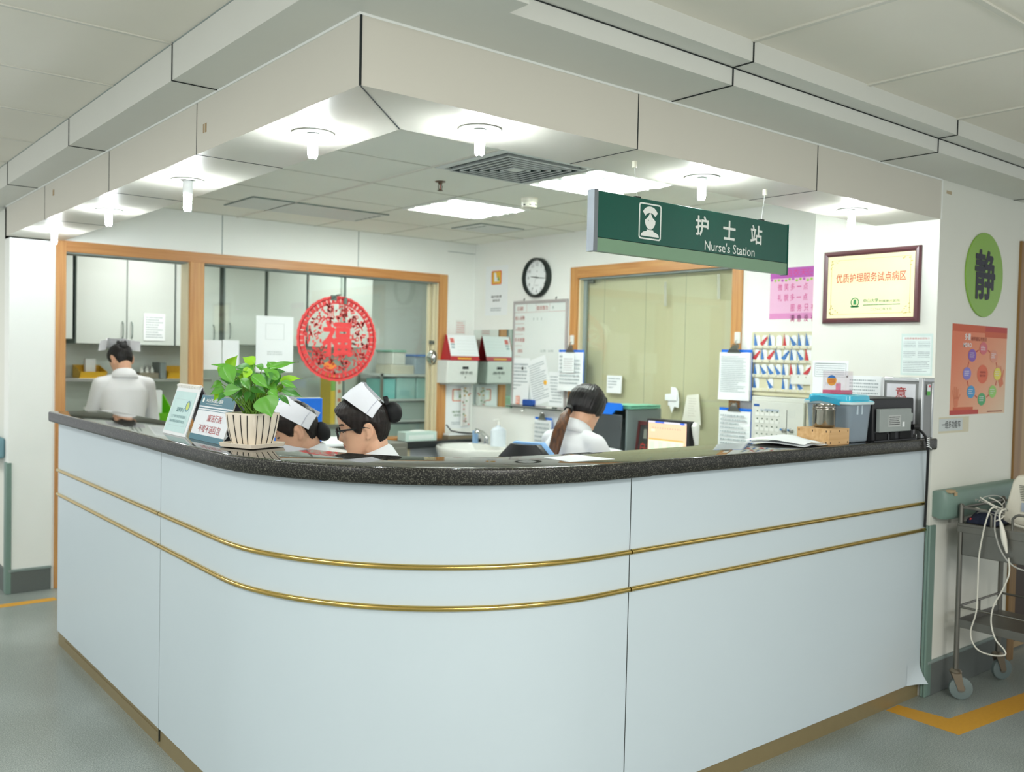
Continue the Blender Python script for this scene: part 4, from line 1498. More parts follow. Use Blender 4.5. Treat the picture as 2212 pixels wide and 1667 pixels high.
for i in range(7):
    MBc.box((-.09 + i * .016 + (0.06 if i > 3 else 0), .17, 0), (-.083 + i * .016 + (0.06 if i > 3 else 0), .262, .0006))
MBc.build('lattice', XR, t, smooth=0)
MB().text('福', -.005, .0, .25, .27, .0012, 0, .032).build('character', XR, t, smooth=0)
MB().prism([(-.12, -.20), (-.05, -.165), (.0, -.21), (-.03, -.25), (-.10, -.245)], -.004, -.002).build('orange_tassel', mat('tassel_orange', '#ef8f3a', .6), t, smooth=0)
paper_thing('glass_poster', 'plain white poster seen on the window glass beside the red paper-cut', 'poster', wall_y(2.824, 6.450, 1.386), .295, .414, PAPER,
            extra=lambda m, w, h, z: (m.ring2d([(w * .25, h * .58), (w * .75, h * .58), (w * .75, h * .87), (w * .25, h * .87)], [(w * .26, h * .585), (w * .74, h * .585), (w * .74, h * .865), (w * .26, h * .865)], 0, z, 1),
                                      m.lines(w * .3, h * .3, w * .7, h * .38, 2, z, 1, 3, .6)), mats=[mat('very_pale_print', '#ccd3d2', .8)])
paper_thing('glass_notice', 'white sheet low on the window glass beside the brown mullion', 'paper', wall_y(2.412, 6.450, 1.400), .155, .21)
paper_thing('glass_notice', 'white sheet low on the window glass, nearer the plain poster', 'paper', wall_y(2.572, 6.450, 1.408), .125, .205)

# ------------------------------------------------------------------ wash basin
CER = mat('white_ceramic', '#eceee8', .12, coat=.4)
t = thing('wash_basin', 'white ceramic wash basin on the wall under the mirror', 'basin', at(4.40, 5.83, .80))
m = MB()
rings = []
for s, z in ((.55, -.15), (.80, -.12), (.95, -.06), (1.0, -.005), (1.0, .02), (.97, .028), (.88, .022), (.82, -.02), (.6, -.09), (.3, -.11)):
    rings.append([((.30 * s) * math.cos(a), (.36 * s) * math.sin(a), z) for a in [2 * math.pi * k / 40 for k in range(40)]])
m.loft(rings)
m.box((.15, -.28, -.06), (.343, .28, .026))
m.build('bowl', CER, t, 50)
MB().lathe([(.09, -.80), (.07, -.7), (.06, -.3), (.10, -.13)], (.05, 0, 0), 20).build('pedestal', CER, t)
t = thing('basin_tap', 'chrome lever tap on the wash basin', 'tap', at(4.62, 5.98, .826))
m = MB().lathe([(.024, 0), (.022, .05), (.02, .06), (.001, .064)], n=16)
m.tube([(0, 0, .05), (-.05, .01, .085), (-.10, .02, .10), (-.105, .022, .085)], [.014, .013, .011, .011], 10)
m.tube([(0, 0, .06), (-.02, .03, .09), (-.07, .07, .115)], [.011, .009, .007], 8)
m.build('spout', CHROME, t)
m = MB().box((-.02, .05, 0), (.015, .085, .10))
m.T = None
o = m.build('blue_cup', mat('pale_blue_plastic', '#8fb4dc', .4))
o.matrix_world = at(4.56, 5.99, .826)
tag(o, 'small pale blue holder behind the chrome tap', 'holder')
t = thing('soap_bottle', 'white pump soap bottle standing on the wash basin', 'bottle', at(4.57, 5.77, .826))
m = MB().prism([(.062 * math.cos(a) * (1.15), .045 * math.sin(a)) for a in [2 * math.pi * k / 28 for k in range(28)]], 0, .125)
m.lathe([(.060, .125), (.045, .145), (.020, .152), (.018, .165)], n=20, sx=1.1, sy=.8)
m.T = None
m.build('bottle', mat('bottle_white', '#dfe9f1', .3), t, 40)
m = MB().lathe([(.018, .165), (.018, .19), (.007, .192), (.007, .215), (.001, .216)], n=14).tube([(0, 0, .212), (-.045, 0, .21), (-.055, 0, .20)], .007, 8)
m.build('pump', WPLAS, t)

# ------------------------------------------------------------------ desk with the computer
o = MB().box((3.98, 3.08, .72), (4.70, 4.60, .75)).box((4.05, 3.1, 0), (4.69, 3.13, .72)).box((4.05, 4.55, 0), (4.69, 4.58, .72)).build('computer_desk', mat('desk_laminate', '#cfd3cf', .4), None, bevel=.002)
tag(o, 'grey laminate desk along the wall under the beige blind', 'desk')
t = thing('monitor', 'black flat monitor showing an orange records page', 'monitor', at(4.16, 3.642, .75))
MB().box((-.008, -.165, .155), (.045, .160, .435)).build('bezel', BLACK, t, bevel=.004)
MB().lathe([(.10, 0), (.10, .008), (.03, .012), (.025, .16)], (.06, 0, 0), 20).build('stand', BLACK, t)
scr = MB().box((-.0095, -.150, .168), (-.0085, .145, .422))
SE = .40
m = MB()


def srect(u0, v0, u1, v1, mi, d=.0005):
    X = -.0095 - d
    m.add([(X, .145 - .295 * u0, .168 + .254 * v0), (X, .145 - .295 * u1, .168 + .254 * v0), (X, .145 - .295 * u1, .168 + .254 * v1), (X, .145 - .295 * u0, .168 + .254 * v1)], [(0, 1, 2, 3)], mi)


scr.build('screen', mat('screen_glow', '#c9b3aa', .3, emit=SE, var=0), t)
srect(0, .96, 1, 1, 1)
srect(.18, .96, .42, 1, 0)
srect(.84, .955, .95, 1, 0)
srect(0, .28, 1, .955, 2)
srect(.02, .56, .93, .60, 3, .001)
srect(.02, .28, .93, .56, 4, .001)
for k in range(4):
    srect(.06 + k * .22, .33, .18 + k * .22, .53, 5, .0015)
srect(.08, .76, .18, .81, 5, .001)
for k in range(12):
    srect(.12 + k * .065, .83, .14 + k * .065, .86, 6, .001)
m.build('screen_page', [mat('screen_blue', '#2f80d8', .3, emit=SE, var=0), mat('screen_pale', '#d9d3e2', .3, emit=SE, var=0), mat('screen_peach', '#f3c3a2', .3, emit=SE, var=0), mat('screen_orange', '#eeb26b', .3, emit=SE, var=0),
                        mat('screen_cream', '#efe6cf', .3, emit=SE, var=0), mat('screen_mint', '#cfe3c6', .3, emit=SE, var=0), mat('screen_rose', '#d79b84', .3, emit=SE, var=0)], t, smooth=0)
t = thing('scanner_holder', 'white handheld scanner hanging beside the monitor edge', 'scanner', at(4.20, 3.455, .75))
m = MB().prism(rrect(-.03, -.03, .03, .03, .01), 0, .02, 1).tube([(0, 0, .02), (0, 0, .3)], .008, 8, 1)
m.tube([(0, 0, .30), (-.01, 0, .36), (-.015, 0, .41), (-.012, 0, .43)], [.012, .020, .024, .014], 12, 0)
m.build('scanner', [WPLAS, BLACK], t)
t = thing('document_organizer', 'grey metal document rack on the desk behind the ponytailed nurse', 'rack', at(4.27, 4.08, .75))
m = MB().box((0, 0, 0), (.32, .26, .02)).box((0, 0, .02), (.32, .012, .47)).box((0, .248, .02), (.32, .26, .47)).box((.30, .012, .02), (.32, .248, .47)).box((0, .09, .02), (.30, .098, .40)).box((0, .17, .02), (.30, .178, .40))
m.build('case', mat('rack_grey', '#7d8a8a', .45), t, bevel=.002)
MB().box((-.001, .0, .15), (0, .012, .18)).build('label', PAPER, t)
t = thing('clipboard', 'dark translucent clipboard with a bright blue top leaning on the document rack', 'clipboard', at(4.232, 4.28, .752) @ Matrix.Rotation(math.radians(2), 4, 'Y'))
MB().box((-.01, -.185, 0), (0, .16, .43)).build('board', mat('smoky_board', '#3c4144', .3), t, bevel=.003)
m = MB().prism([(.16, .43), (.16, .505), (-.165, .505), (-.185, .49), (-.185, .46), (-.13, .46), (-.10, .43)][::-1], 0, .012)
m.v = [(-.013 + p[2], p[0], p[1]) for p in m.v]
m.build('top_clip', BLUEPL, t)
MB().tube([(-.012, -.05, .50), (-.02, -.05, .53), (-.012, -.02, .545), (-.02, .02, .53), (-.012, .03, .50)], .006, 8).build('wire_loop', BLACK, t)
m = MB().box((-.012, -.165, .10), (-.0095, -.145, .16))
m.build('label', CREAM, t)
t = thing('green_box_file', 'mint green folder lid on top of the document rack', 'folder', at(4.27, 4.05, 1.22))
m = MB().box((0, 0, .002), (.28, .28, .022)).box((-.02, -.02, .022), (.26, .12, .028))
m.build('cover', mat('mint_green_plastic', '#7fc9ad', .4), t, bevel=.003)
t = thing('framed_notice', 'dark notice in a dark red frame standing between rack and monitor', 'notice', at(4.32, 3.945, .75) @ Matrix.Rotation(math.radians(8), 4, 'Y'))
m = MB().box((0, -.09, 0), (.015, .14, .025)).box((0, -.09, .375), (.015, .14, .40)).box((0, .115, .025), (.015, .14, .375)).box((0, -.09, .025), (.015, -.065, .375))
m.build('frame', mat('frame_dark_red', '#5d2f2f', .4), t)
m = MB().box((.004, -.065, .025), (.010, .115, .375), 0).box((.003, -.06, .29), (.004, .08, .35), 1)
m.build('board', [mat('notice_dark', '#3d403e', .3), mat('notice_label', '#85877c', .6)], t)
m = MB().text('白衣天', .0, .0, .15, .06, 0, 0, .012).text('护士站', .0, -.105, .15, .055, 0, 0, .012)
m.v = [(.0025, .02 - p[0], .235 + p[1]) for p in m.v]
m.build('red_lettering', mat('notice_red', '#c2413c', .5), t, smooth=0)
t = thing('desk_printer', 'low white desk machine with a loose sheet on top beside the nurse', 'machine', at(4.005, 4.02, .75))
m = MB()
m.loft([[(0, .02, 0), (.2, .02, 0), (.2, .40, 0), (0, .40, 0)], [(0, .0, .12), (.2, 0, .12), (.2, .42, .12), (0, .42, .12)], [(.02, .06, .19), (.18, .06, .19), (.18, .36, .19), (.02, .36, .19)]])
m.build('body', mat('machine_cream', '#dfe1d6', .4), t, 30, .006)
MB().box((.05, .20, .19), (.09, .23, .196)).build('button', mat('button_dark', '#5b6b66', .4), t)
m = MB().loft([[(.0 + .2 * i / 5, -.05 + .38 * j / 8, .205 + .035 * math.sin(j / 8 * 3.0) * (1 - .1 * i)) for i in range(6)] for j in range(9)], False, False)
o = m.build('loose_sheet', [PAPER])
o.matrix_world = at(4.0, 4.02, .75)
tag(o, 'curled white sheet lying on the low desk machine', 'paper')

# ------------------------------------------------------------------ chairs
SEATB = mat('chair_blue_fabric', '#7ea9d8', .8, var=.06, scale=200)


def office_chair(M, label):
    t = thing('office_chair', label, 'chair', M, None)
    m = MB()
    rings = []
    for k in range(9):
        z = .60 + .52 * k / 8
        w = .185 * max(.16, 1 - abs((k - 4) / 4.08) ** 2.6) ** .5
        rings.append((z, w))
    sh, cu = MB(), MB()
    for mb, y0, th in ((sh, -.035, .04), (cu, .005, .045)):
        rg = []
        for z, w in rings:
            row = []
            for i in range(11):
                u = -1 + 2 * i / 10
                row.append((w * u, y0 + .04 * u * u - .02 - .06 * (z - .6), z + (.008 if mb is cu else 0)))
            back = [(p[0], p[1] + th * (1 - .5 * abs(p[0]) / .22), p[2]) for p in reversed(row)]
            rg.append(row + back)
        mb.loft(rg)
    sh.build('back_shell', BLACK, t, 50)
    cu.build('back_cushion', SEATB, t, 50)
    MB().prism(rrect(-.23, .02, .23, .46, .08), .55, .61).build('seat', SEATB, t, bevel=.015)
    MB().tube([(0, -.05, .62), (0, -.07, .56), (0, .1, .53)], .018, 8).build('bracket', BLACK, t)
    m = MB().tube([(0, .22, .09), (0, .22, .55)], .025, 12)
    m.build('column', BLACK, t)
    for k in range(5):
        a = 2 * math.pi * k / 5
        m = MB().tube([(0, .22, .10), (.27 * math.cos(a), .22 + .27 * math.sin(a), .07)], [.02, .014], 8)
        m.tube([(.27 * math.cos(a) - .012 * math.sin(a), .22 + .27 * math.sin(a) + .012 * math.cos(a), .03), (.27 * math.cos(a) + .012 * math.sin(a), .22 + .27 * math.sin(a) - .012 * math.cos(a), .03)], .03, 12)
        m.tube([(.27 * math.cos(a), .22 + .27 * math.sin(a), .03), (.27 * math.cos(a), .22 + .27 * math.sin(a), .07)], .01, 8)
        m.build('leg', BLACK, t)
    return t


# local +y is the way the sitter looks
office_chair(at(2.87, 3.39, 0, math.radians(-66)), 'blue cushioned office chair with black back shell behind the ponytailed nurse')

# blue folders standing on a cabinet behind the seated nurses
STC = mat('cabinet_steel', '#8f8d86', .35, .7, var=.05)
t = thing('steel_drawer_unit', 'low steel drawer unit behind the seated nurses', 'cabinet', at(2.49, 5.20, 0))
MB().box((0, 0, 0), (.86, .5, .95)).build('body', STC, t, bevel=.004)
for z in (.05, .33, .61, .78):
    h = .26 if z < .6 else .14
    m = MB().box((.02, -.015, z), (.84, 0, z + h))
    d = m.build('drawer', STC, t, bevel=.003)
    MB().box((.3, -.03, z + h * .6), (.56, -.015, z + h * .72)).build('handle', STEEL, d)
m = MB().box((-.02, -.02, .95), (.62, .48, .965))
m.build('top_tray', PAPER, t)
t = thing('office_table', 'low white topped side table behind the capped nurses carrying blue folders', 'table', at(1.86, 4.40, 0))
MB().box((0, 0, .97), (.66, .40, 1.0)).build('top', WPLAS, t, bevel=.003)
for x, y in ((.03, .03), (.63, .03), (.03, .37), (.63, .37)):
    MB().box((x - .015, y - .015, 0), (x + .015, y + .015, .97)).build('leg', STEEL, t)
for x, lab in ((2.09, 'bright blue plastic folder standing behind the plant'), (2.255, 'bright blue plastic folder standing between the two white caps')):
    t = thing('blue_folder', lab, 'folder', at(x, 4.62, 1.0))
    MB().box((0, 0, 0), (.16, .05, .285)).build('cover', BLUEPL, t, bevel=.003)
    MB().box((.004, .004, .002), (.156, .046, .2865)).build('pages', PAPER, t)

# ------------------------------------------------------------------ treatment room behind
m = MB()
m.box((1.19, 7.95, 0), (5.5, 8.05, 2.6)).box((5.4, 6.5, 0), (5.5, 8.0, 2.6)).box((4.9, 6.5, 0), (5.4, 6.6, 2.6))
struct('wall_treatment', m, [mat('treatment_wall', '#d9dfd8', .5, var=.02)])
struct('ceiling_treatment', MB().box((1.19, 6.45, 2.50), (5.5, 8.05, 2.6)), [INTILE])
CAB = mat('cabinet_grey_white', '#cbd1cb', .4, var=.015, scale=3)
GAP = mat('cabinet_gap', '#50605c', .6)
HAND = mat('handle_metal', '#8e9a94', .3, .8)


def wall_cabinet(x0, x1, z0, z1, doors, label, handles):
    t = thing('wall_cabinet', label, 'cabinet', at(x0, 7.57, z0))
    w, h = x1 - x0, z1 - z0
    MB().box((0, .0, 0), (w, .378, h)).build('carcass', [mat('carcass_edge', '#7f8d89', .6)], t)
    n = doors
    for i in range(n):
        d = MB().box((i * w / n + .004, -.02, .002), ((i + 1) * w / n - .004, 0, h - .03)).build('door', CAB, t, bevel=.002)
        hx = handles[i]
        if hx is not None:
            x = i * w / n + hx
            MB().tube([(x, -.02, .05), (x, -.04, .065), (x, -.045, .115), (x, -.04, .165), (x, -.02, .18)], .005, 8).build('handle', HAND, d)
    return t


wall_cabinet(1.40, 1.845, 1.60, 2.30, 1, 'wall cabinet at the doorway edge, its base higher than its neighbours', [None])
wall_cabinet(1.865, 2.612, 1.567, 2.30, 2, 'double door wall cabinet above the nurse preparing medicine', [.34, .035])
wall_cabinet(2.620, 2.985, 1.567, 2.30, 1, 'single door wall cabinet half behind the brown mullion', [.31])
wall_cabinet(3.030, 3.385, 1.59, 2.32, 1, 'wall cabinet behind the window, first after the dark gap', [.04])
wall_cabinet(3.412, 3.775, 1.59, 2.32, 1, 'wall cabinet seen between plain poster and red paper-cut', [None])
wall_cabinet(3.790, 4.45, 1.59, 2.32, 2, 'double wall cabinet behind the red paper-cut', [.28, .05])
struct('trim_4', MB().box((2.988, 7.60, 1.55), (3.027, 7.95, 2.50), 0).box((1.40, 7.60, 2.30), (4.6, 7.95, 2.50), 1).box((3.385, 7.58, 1.59), (3.412, 7.7, 2.4), 0), [GAP, CAB])
paper_thing('schedule_sheet', 'white printed schedule taped on the wall cabinet door by the doorway', 'paper', wall_y(2.365, 7.545, 1.605), .168, .215, rows=9, seed=51)
o = MB().box((1.35, 7.62, 1.275), (2.95, 7.95, 1.30)).build('steel_shelf', STEEL, None, bevel=.002)
tag(o, 'stainless shelf under the wall cabinets holding the yellow baskets', 'shelf')
t = thing('work_bench', 'stainless topped work bench along the treatment room wall', 'bench', at(1.35, 7.42, 0))
MB().box((0, 0, .86), (3.1, .52, .90)).build('top', STEEL, t, bevel=.004)
MB().box((.02, .03, 0), (3.08, .52, .86)).build('cupboard', CAB, t)
YB = mat('basket_yellow', '#eebd2f', .45)


def basket(M, w, d, h, label, c=YB):
    t = thing('sorting_bin', label, 'bin', M)
    m = MB()
    for a, b in (((0, 0, 0), (w, d, .006)), ((0, d - .006, .006), (w, d, h))):
        m.box(a, b)
    m.loft([[(0, 0, .006), (0, d - .006, .006), (.005, d - .006, .006), (.005, 0, .006)], [(0, -.03, h * .5), (0, d - .006, h), (.005, d - .006, h), (.005, -.03, h * .5)]], True)
    m.loft([[(w - .005, 0, .006), (w - .005, d - .006, .006), (w, d - .006, .006), (w, 0, .006)], [(w - .005, -.03, h * .5), (w - .005, d - .006, h), (w, d - .006, h), (w, -.03, h * .5)]], True)
    m.loft([[(0, 0, .006), (w, 0, .006), (w, .006, .006), (0, .006, .006)], [(0, -.03, h * .5), (w, -.03, h * .5), (w, -.024, h * .5), (0, -.024, h * .5)]], True)
    m.build('tray', c, t)
    return t


basket(at(1.925, 7.68, 1.30), .20, .2, .10, 'yellow sorting bin on the shelf beside the doorway')
basket(at(2.60, 7.68, 1.30), .21, .2, .10, 'yellow sorting bin on the shelf beside the mullion')
t = thing('medicine_box', 'upright white leaflet box in the yellow bin by the doorway', 'box', at(1.985, 7.74, 1.31))
MB().box((0, 0, 0), (.075, .05, .14)).build('carton', PAPER, t, bevel=.002)
t = thing('medicine_tray', 'brown tray of small bottles on the steel shelf behind the nurse', 'tray', at(2.375, 7.66, 1.30))
MB().box((0, 0, 0), (.15, .16, .045)).build('tray', mat('tray_brown', '#7d7866', .6), t, bevel=.002)
for x in (.03, .075, .115):
    MB().lathe([(.015, .04), (.015, .07), (.008, .078), (.008, .09), (.001, .091)], (x, .06, 0), 12).build('vial', WPLAS, t)
t = thing('file_divider', 'dark grey upright divider box on the shelf next to the yellow bin', 'box', at(2.535, 7.66, 1.30))
MB().box((0, 0, 0), (.05, .2, .13)).build('carton', mat('divider_grey', '#77817e', .5), t, bevel=.002)
GR = mat('bin_green', '#78d028', .45)
basket(at(2.30, 7.43, .90), .26, .22, .27, 'lime green bin on the work bench beside the nurse', GR)
t = thing('medicine_box', 'white upright box standing in the lime green bin', 'box', at(2.40, 7.47, .91))
MB().box((0, 0, 0), (.09, .04, .30)).build('carton', PAPER, t, bevel=.002)
t = thing('infusion_bottle', 'clear bottle with white cap on the work bench by the doorway', 'bottle', at(1.93, 7.52, .90))
m = MB().lathe([(.035, 0), (.035, .12), (.015, .145), (.013, .165)], n=18)
m.build('glass', clear('bottle_plastic', '#d5e8dd', .6, .25), t)
MB().lathe([(.015, .165), (.015, .185), (.001, .186)], n=14).build('cap', WPLAS, t)
t = thing('paper_cone', 'small white carton at the bench end beside the brown jamb', 'box', at(1.70, 7.5, .90))
m = MB()
m.loft([[(0, 0, 0), (.12, 0, 0), (.12, .1, 0), (0, .1, 0)], [(.02, .02, .11), (.08, .02, .11), (.08, .08, .11), (.02, .08, .11)]])
m.build('carton', PAPER, t)
# storage shelf behind the window
t = thing('storage_rack', 'white storage rack of boxes behind the treatment room window', 'rack', at(4.50, 7.45, 0))
m = MB()
for z in (.48, .90, 1.10, 1.335):
    m.box((0, 0, z), (.70, .45, z + .018))
m.build('shelf', mat('rack_white', '#d3dad5', .4), t)
for x in (0, .68):
    for y in (0, .43):
        MB().box((x, y, 0), (x + .02, y + .02, 1.36)).build('post', STEEL, t)
TEAL = mat('teal_bin', '#a3d0ca', .4)


def bin_box(x, z, w, h, c, label, lid=None, y=7.47):
    t = thing('storage_box', label, 'box', at(x, y, z))
    MB().box((0, 0, 0), (w, .3, h)).build('carton', c, t, bevel=.006)
    if lid:
        MB().box((-.006, -.006, h), (w + .006, .306, h + .02)).build('lid', lid, t, bevel=.003)


bin_box(4.52, 1.118, .145, .19, mat('teal_bin_bright', '#7ccac6', .4), 'bright teal box on the storage rack beside the red paper-cut')
bin_box(4.68, 1.118, .21, .20, TEAL, 'pale teal box in the middle of the storage rack')
bin_box(4.90, 1.118, .24, .20, TEAL, 'pale teal box on the storage rack nearest the cream jamb')
bin_box(4.62, 1.353, .25, .085, mat('carton_cream', '#cfccb8', .6), 'low cream carton on top of the storage rack')
bin_box(4.63, 1.44, .14, .12, mat('carton_grey', '#d5d8d0', .6), 'cream carton with green line stacked on the low carton', mat('green_line', '#79b59a', .5))
bin_box(4.88, 1.353, .27, .17, mat('crate_grey_blue', '#9fb0bd', .4), 'grey-blue crate with a bright blue lid on the storage rack', mat('lid_blue', '#4f86cf', .4))
bin_box(4.55, .918, .55, .17, mat('bin_grey_green', '#a9bab3', .4), 'wide grey-green tub on the lower storage rack shelf')
bin_box(4.55, .498, .55, .38, mat('bin_grey_green', '#a9bab3', .4), 'large grey-green tub at the bottom of the storage rack')
t = thing('ring_file', 'tall yellow, green and cream file spines on the bench behind the window', 'file', at(3.98, 7.46, .90))
m = MB().box((0, 0, 0), (.045, .2, .46), 0).box((.0, -.001, .30), (.045, 0, .40), 1).box((.05, 0, 0), (.13, .2, .44), 2)
for k in range(5):
    m.box((.07, -.001, .04 + k * .08), (.10, 0, .07 + k * .08), 3)
m.build('spine', [mat('spine_yellow', '#e2c33f', .5), mat('spine_green', '#7bb54a', .5), mat('spine_cream', '#ddd8c6', .5), PORANGE], t)
t = thing('sorting_bin', 'pale green basket on the bench behind the window', 'bin', at(3.02, 7.5, 1.0))
MB().box((0, 0, 0), (.44, .3, .12)).build('tray', mat('bin_pale_green', '#a9d3b4', .5), t, bevel=.006)
MB().box((.02, .02, -.10), (.42, .28, 0)).build('stand', CAB, t)
# ------------------------------------------------------------------ things on the worktop
ZTOP = 1.2055
RIGHT = Vector((0.776, -0.631, 0.0))          # direction along the counter view, used for the plant's spread
UP = Vector((0, 0, 1))
TOCAM = Vector((-0.40, -0.915, 0.0))
t = thing('potted_plant', 'leafy green pothos in a striped square pot on the counter corner', 'plant', at(1.312, 3.015, ZTOP, math.radians(-23.5 + 45)))
CERW = mat('pot_ceramic', '#ece0cd', .18, coat=.5)


def sq(h, r, z, n=6, bulge=0.0):
    pts = []
    base = rrect(-h, -h, h, h, r, n)
    for p in base:
        pts.append((p[0], p[1], z))
    return pts


m = MB()
m.loft([sq(.060, .012, 0), sq(.078, .012, .003), sq(.082, .013, .016), sq(.079, .012, .017), sq(.070, .010, .008)])
m.build('saucer', CERW, t, 30)
m = MB()
prof = [(.048, .006), (.053, .010), (.060, .040), (.066, .075), (.070, .112), (.070, .118), (.065, .118), (.062, .10)]
m.loft([sq(h, h * .32, z) for h, z in prof], True)
m.build('pot', CERW, t, 40)
m = MB()
for side in range(4):
    m.T = Matrix.Rotation(side * math.pi / 2, 4, 'Z')
    for k, u in enumerate((-.70, -.27, .20, .64)):
        pts = []
        for h, z in prof[1:6]:
            pts.append((u * h * (1 + .02 * math.sin(k * 3 + z * 40)), -h - .0006 + (0 if abs(u) < .68 else .0012), z if z < .115 else .110))
        m.tube(pts, [.0014, .0018, .0016, .0018, .0012], 5)
m.T = None
m.build('painted_stripe', mat('stripe_black', '#22201f', .4), t)
MB().box((-.062, -.062, .095), (.062, .062, .104)).build('soil', mat('soil', '#3c3126', .9, var=.3, scale=120), t)
tinv = t.matrix_world.inverted()
leafm, stemm = MB(), MB()


def leaf(base, tip, W, n0, mi, curl=.18):
    base, tip = Vector(base), Vector(tip)
    a = tip - base
    L = a.length
    a.normalize()
    n = (n0 - a * n0.dot(a)).normalized()
    s = a.cross(n)
    rows = []
    N = 12
    prof_ = [(-.10, .0), (-.09, .30), (-.03, .55), (.05, .78), (.16, .97), (.28, 1.0), (.42, .90), (.54, .72), (.66, .49), (.78, .26), (.90, .09), (1.0, .0)]
    for k, (tt, w) in enumerate(prof_):
        row = []
        for j in range(-3, 4):
            u = j / 3
            ww = w * W / 2
            te = tt
            if tt < .06:
                te = max(tt, .0) if abs(u) < .2 else tt
                if abs(u) < .2:
                    te = .0
            p = base + a * (L * te) + s * (u * ww) + n * (abs(u) * ww * .38 - curl * L * te * te + .03 * L * math.sin(6 * tt + u * 2) * abs(u))
            row.append(tinv @ p)
        rows.append(row)
    leafm.loft(rows, False, False, mi)


PC = Vector((1.312, 3.015, ZTOP))
S = .000257


def zp(x, y, d):
    """spread of a leaf point round the pot: sideways, up and towards the viewer (metres)"""
    return PC + RIGHT * ((x - 1230) * S) + UP * (.118 + (912 - y) * S) + TOCAM * d


L = [(900, 310, 1015, 155, 120, 0, -.02), (925, 335, 680, 265, 95, 1, .03), (850, 320, 985, 545, 190, 1, .07), (1230, 255, 1080, 172, 130, 0, -.02), (1170, 340, 970, 300, 130, 2, .04),
     (1170, 330, 1105, 475, 100, 0, .05), (1440, 315, 1820, 205, 80, 1, .0), (1480, 300, 1420, 225, 120, 1, -.03), (1540, 440, 1335, 295, 120, 1, .05), (1600, 480, 1880, 425, 95, 0, .0),
     (1620, 505, 1830, 570, 90, 1, .02), (1640, 600, 1885, 680, 95, 2, .03), (1590, 680, 1725, 790, 75, 2, .05), (1375, 705, 1480, 945, 260, 1, .105), (1440, 620, 1575, 700, 100, 1, .08),
     (880, 625, 1090, 570, 130, 3, .09), (800, 520, 680, 585, 80, 1, .05), (830, 590, 665, 670, 90, 1, .06), (820, 640, 710, 750, 100, 0, .04), (855, 660, 770, 752, 70, 2, .07),
     (1080, 470, 1210, 610, 130, 3, .09), (1230, 430, 1450, 575, 130, 1, .08), (1450, 410, 1520, 610, 210, 2, .02), (1460, 310, 1570, 370, 100, 2, .0), (810, 310, 775, 440, 80, 0, .0),
     (960, 450, 1075, 390, 70, 2, -.02), (1190, 260, 1210, 380, 90, 1, -.03), (1240, 380, 1120, 430, 90, 2, .0), (1400, 390, 1430, 540, 150, 2, .05), (1240, 560, 1400, 640, 130, 2, .05),
     (1560, 560, 1660, 640, 90, 0, -.02), (990, 510, 1100, 600, 110, 2, .05), (1050, 620, 960, 760, 90, 2, .04), (1480, 690, 1560, 790, 110, 2, .04), (1300, 410, 1280, 560, 110, 2, -.03), (1180, 640, 1130, 760, 80, 2, .06),
     (1000, 420, 1120, 370, 90, 1, -.07), (1350, 330, 1250, 280, 100, 1, -.08), (1500, 400, 1680, 350, 100, 2, -.08), (920, 520, 780, 470, 90, 2, -.06), (1400, 560, 1560, 500, 110, 1, -.08), (1120, 560, 980, 520, 110, 2, -.08)]
rnd = random.Random(11)
for k in range(26):
    a = rnd.uniform(0, 6.28)
    q = rnd.uniform(.25, .85)
    bx, by = 1240 + 330 * q * math.cos(a), 520 - 190 * q * math.sin(a)
    L.append((bx, by, bx + rnd.uniform(60, 130) * math.cos(a), by + rnd.uniform(30, 120), rnd.uniform(85, 130), rnd.choice((1, 1, 2, 2, 0)), rnd.uniform(-.07, .05)))
for k, (bx, by, tx, ty, W, c, d) in enumerate(L):
    b = zp(bx, by, d)
    e = zp(tx, ty, d + rnd.uniform(-.01, .03))
    n0 = (UP * rnd.uniform(.35, .8) + TOCAM * rnd.uniform(.5, .9) + RIGHT * rnd.uniform(-.4, .4)).normalized()
    if k == 13:
        n0 = (TOCAM + UP * .25).normalized()
    leaf(b, e, W * S * 1.28, n0, c, .10 if k != 13 else .06)
    root = PC + RIGHT * rnd.uniform(-.03, .03) + TOCAM * rnd.uniform(-.025, .03) + UP * .10
    mid = root.lerp(b, .55) + UP * .02 + (b - root) * rnd.uniform(-.08, .05)
    pts = [tinv @ (root * (1 - q) ** 2 + mid * 2 * q * (1 - q) + b * q * q) for q in (0, .2, .4, .6, .8, 1)]
    stemm.tube(pts, [.0026, .0024, .0021, .0019, .0017, .0014], 6)
for k in range(14):
    root = PC + RIGHT * rnd.uniform(-.04, .04) + TOCAM * rnd.uniform(-.03, .035) + UP * .10
    e = root + UP * rnd.uniform(.05, .12) + RIGHT * rnd.uniform(-.05, .05) + TOCAM * rnd.uniform(-.03, .04)
    stemm.tube([tinv @ root, tinv @ root.lerp(e, .5), tinv @ e], .002, 6)


def leafmat(name, c):
    m = mat(name, c, .32, var=.14, scale=26, spec=.5)
    b = m.node_tree.nodes['Principled BSDF']
    b.inputs['Transmission Weight'].default_value = 0.0
    b.inputs['Subsurface Weight'].default_value = .25
    b.inputs['Subsurface Radius'].default_value = (.003, .006, .001)
    return m


leafm.build('leaves', [leafmat('leaf_bright', '#96cc2c'), leafmat('leaf_mid', '#62a536'), leafmat('leaf_dark', '#468630'), leafmat('leaf_glossy', '#69a54c')], t, 60)
stemm.build('stems', mat('stem_green', '#6f9a35', .5), t)

# two standing signs
TS = mat('sign_teal', '#2f6f80', .4)


def easel(name, label, cat, x, y0, y1, lean, h, rz=0.0):
    """tilted board facing the corridor, its foot along the counter edge"""
    t = thing(name, label, cat, at(x, y1, ZTOP, math.radians(-90) + rz))
    return t, abs(y1 - y0)


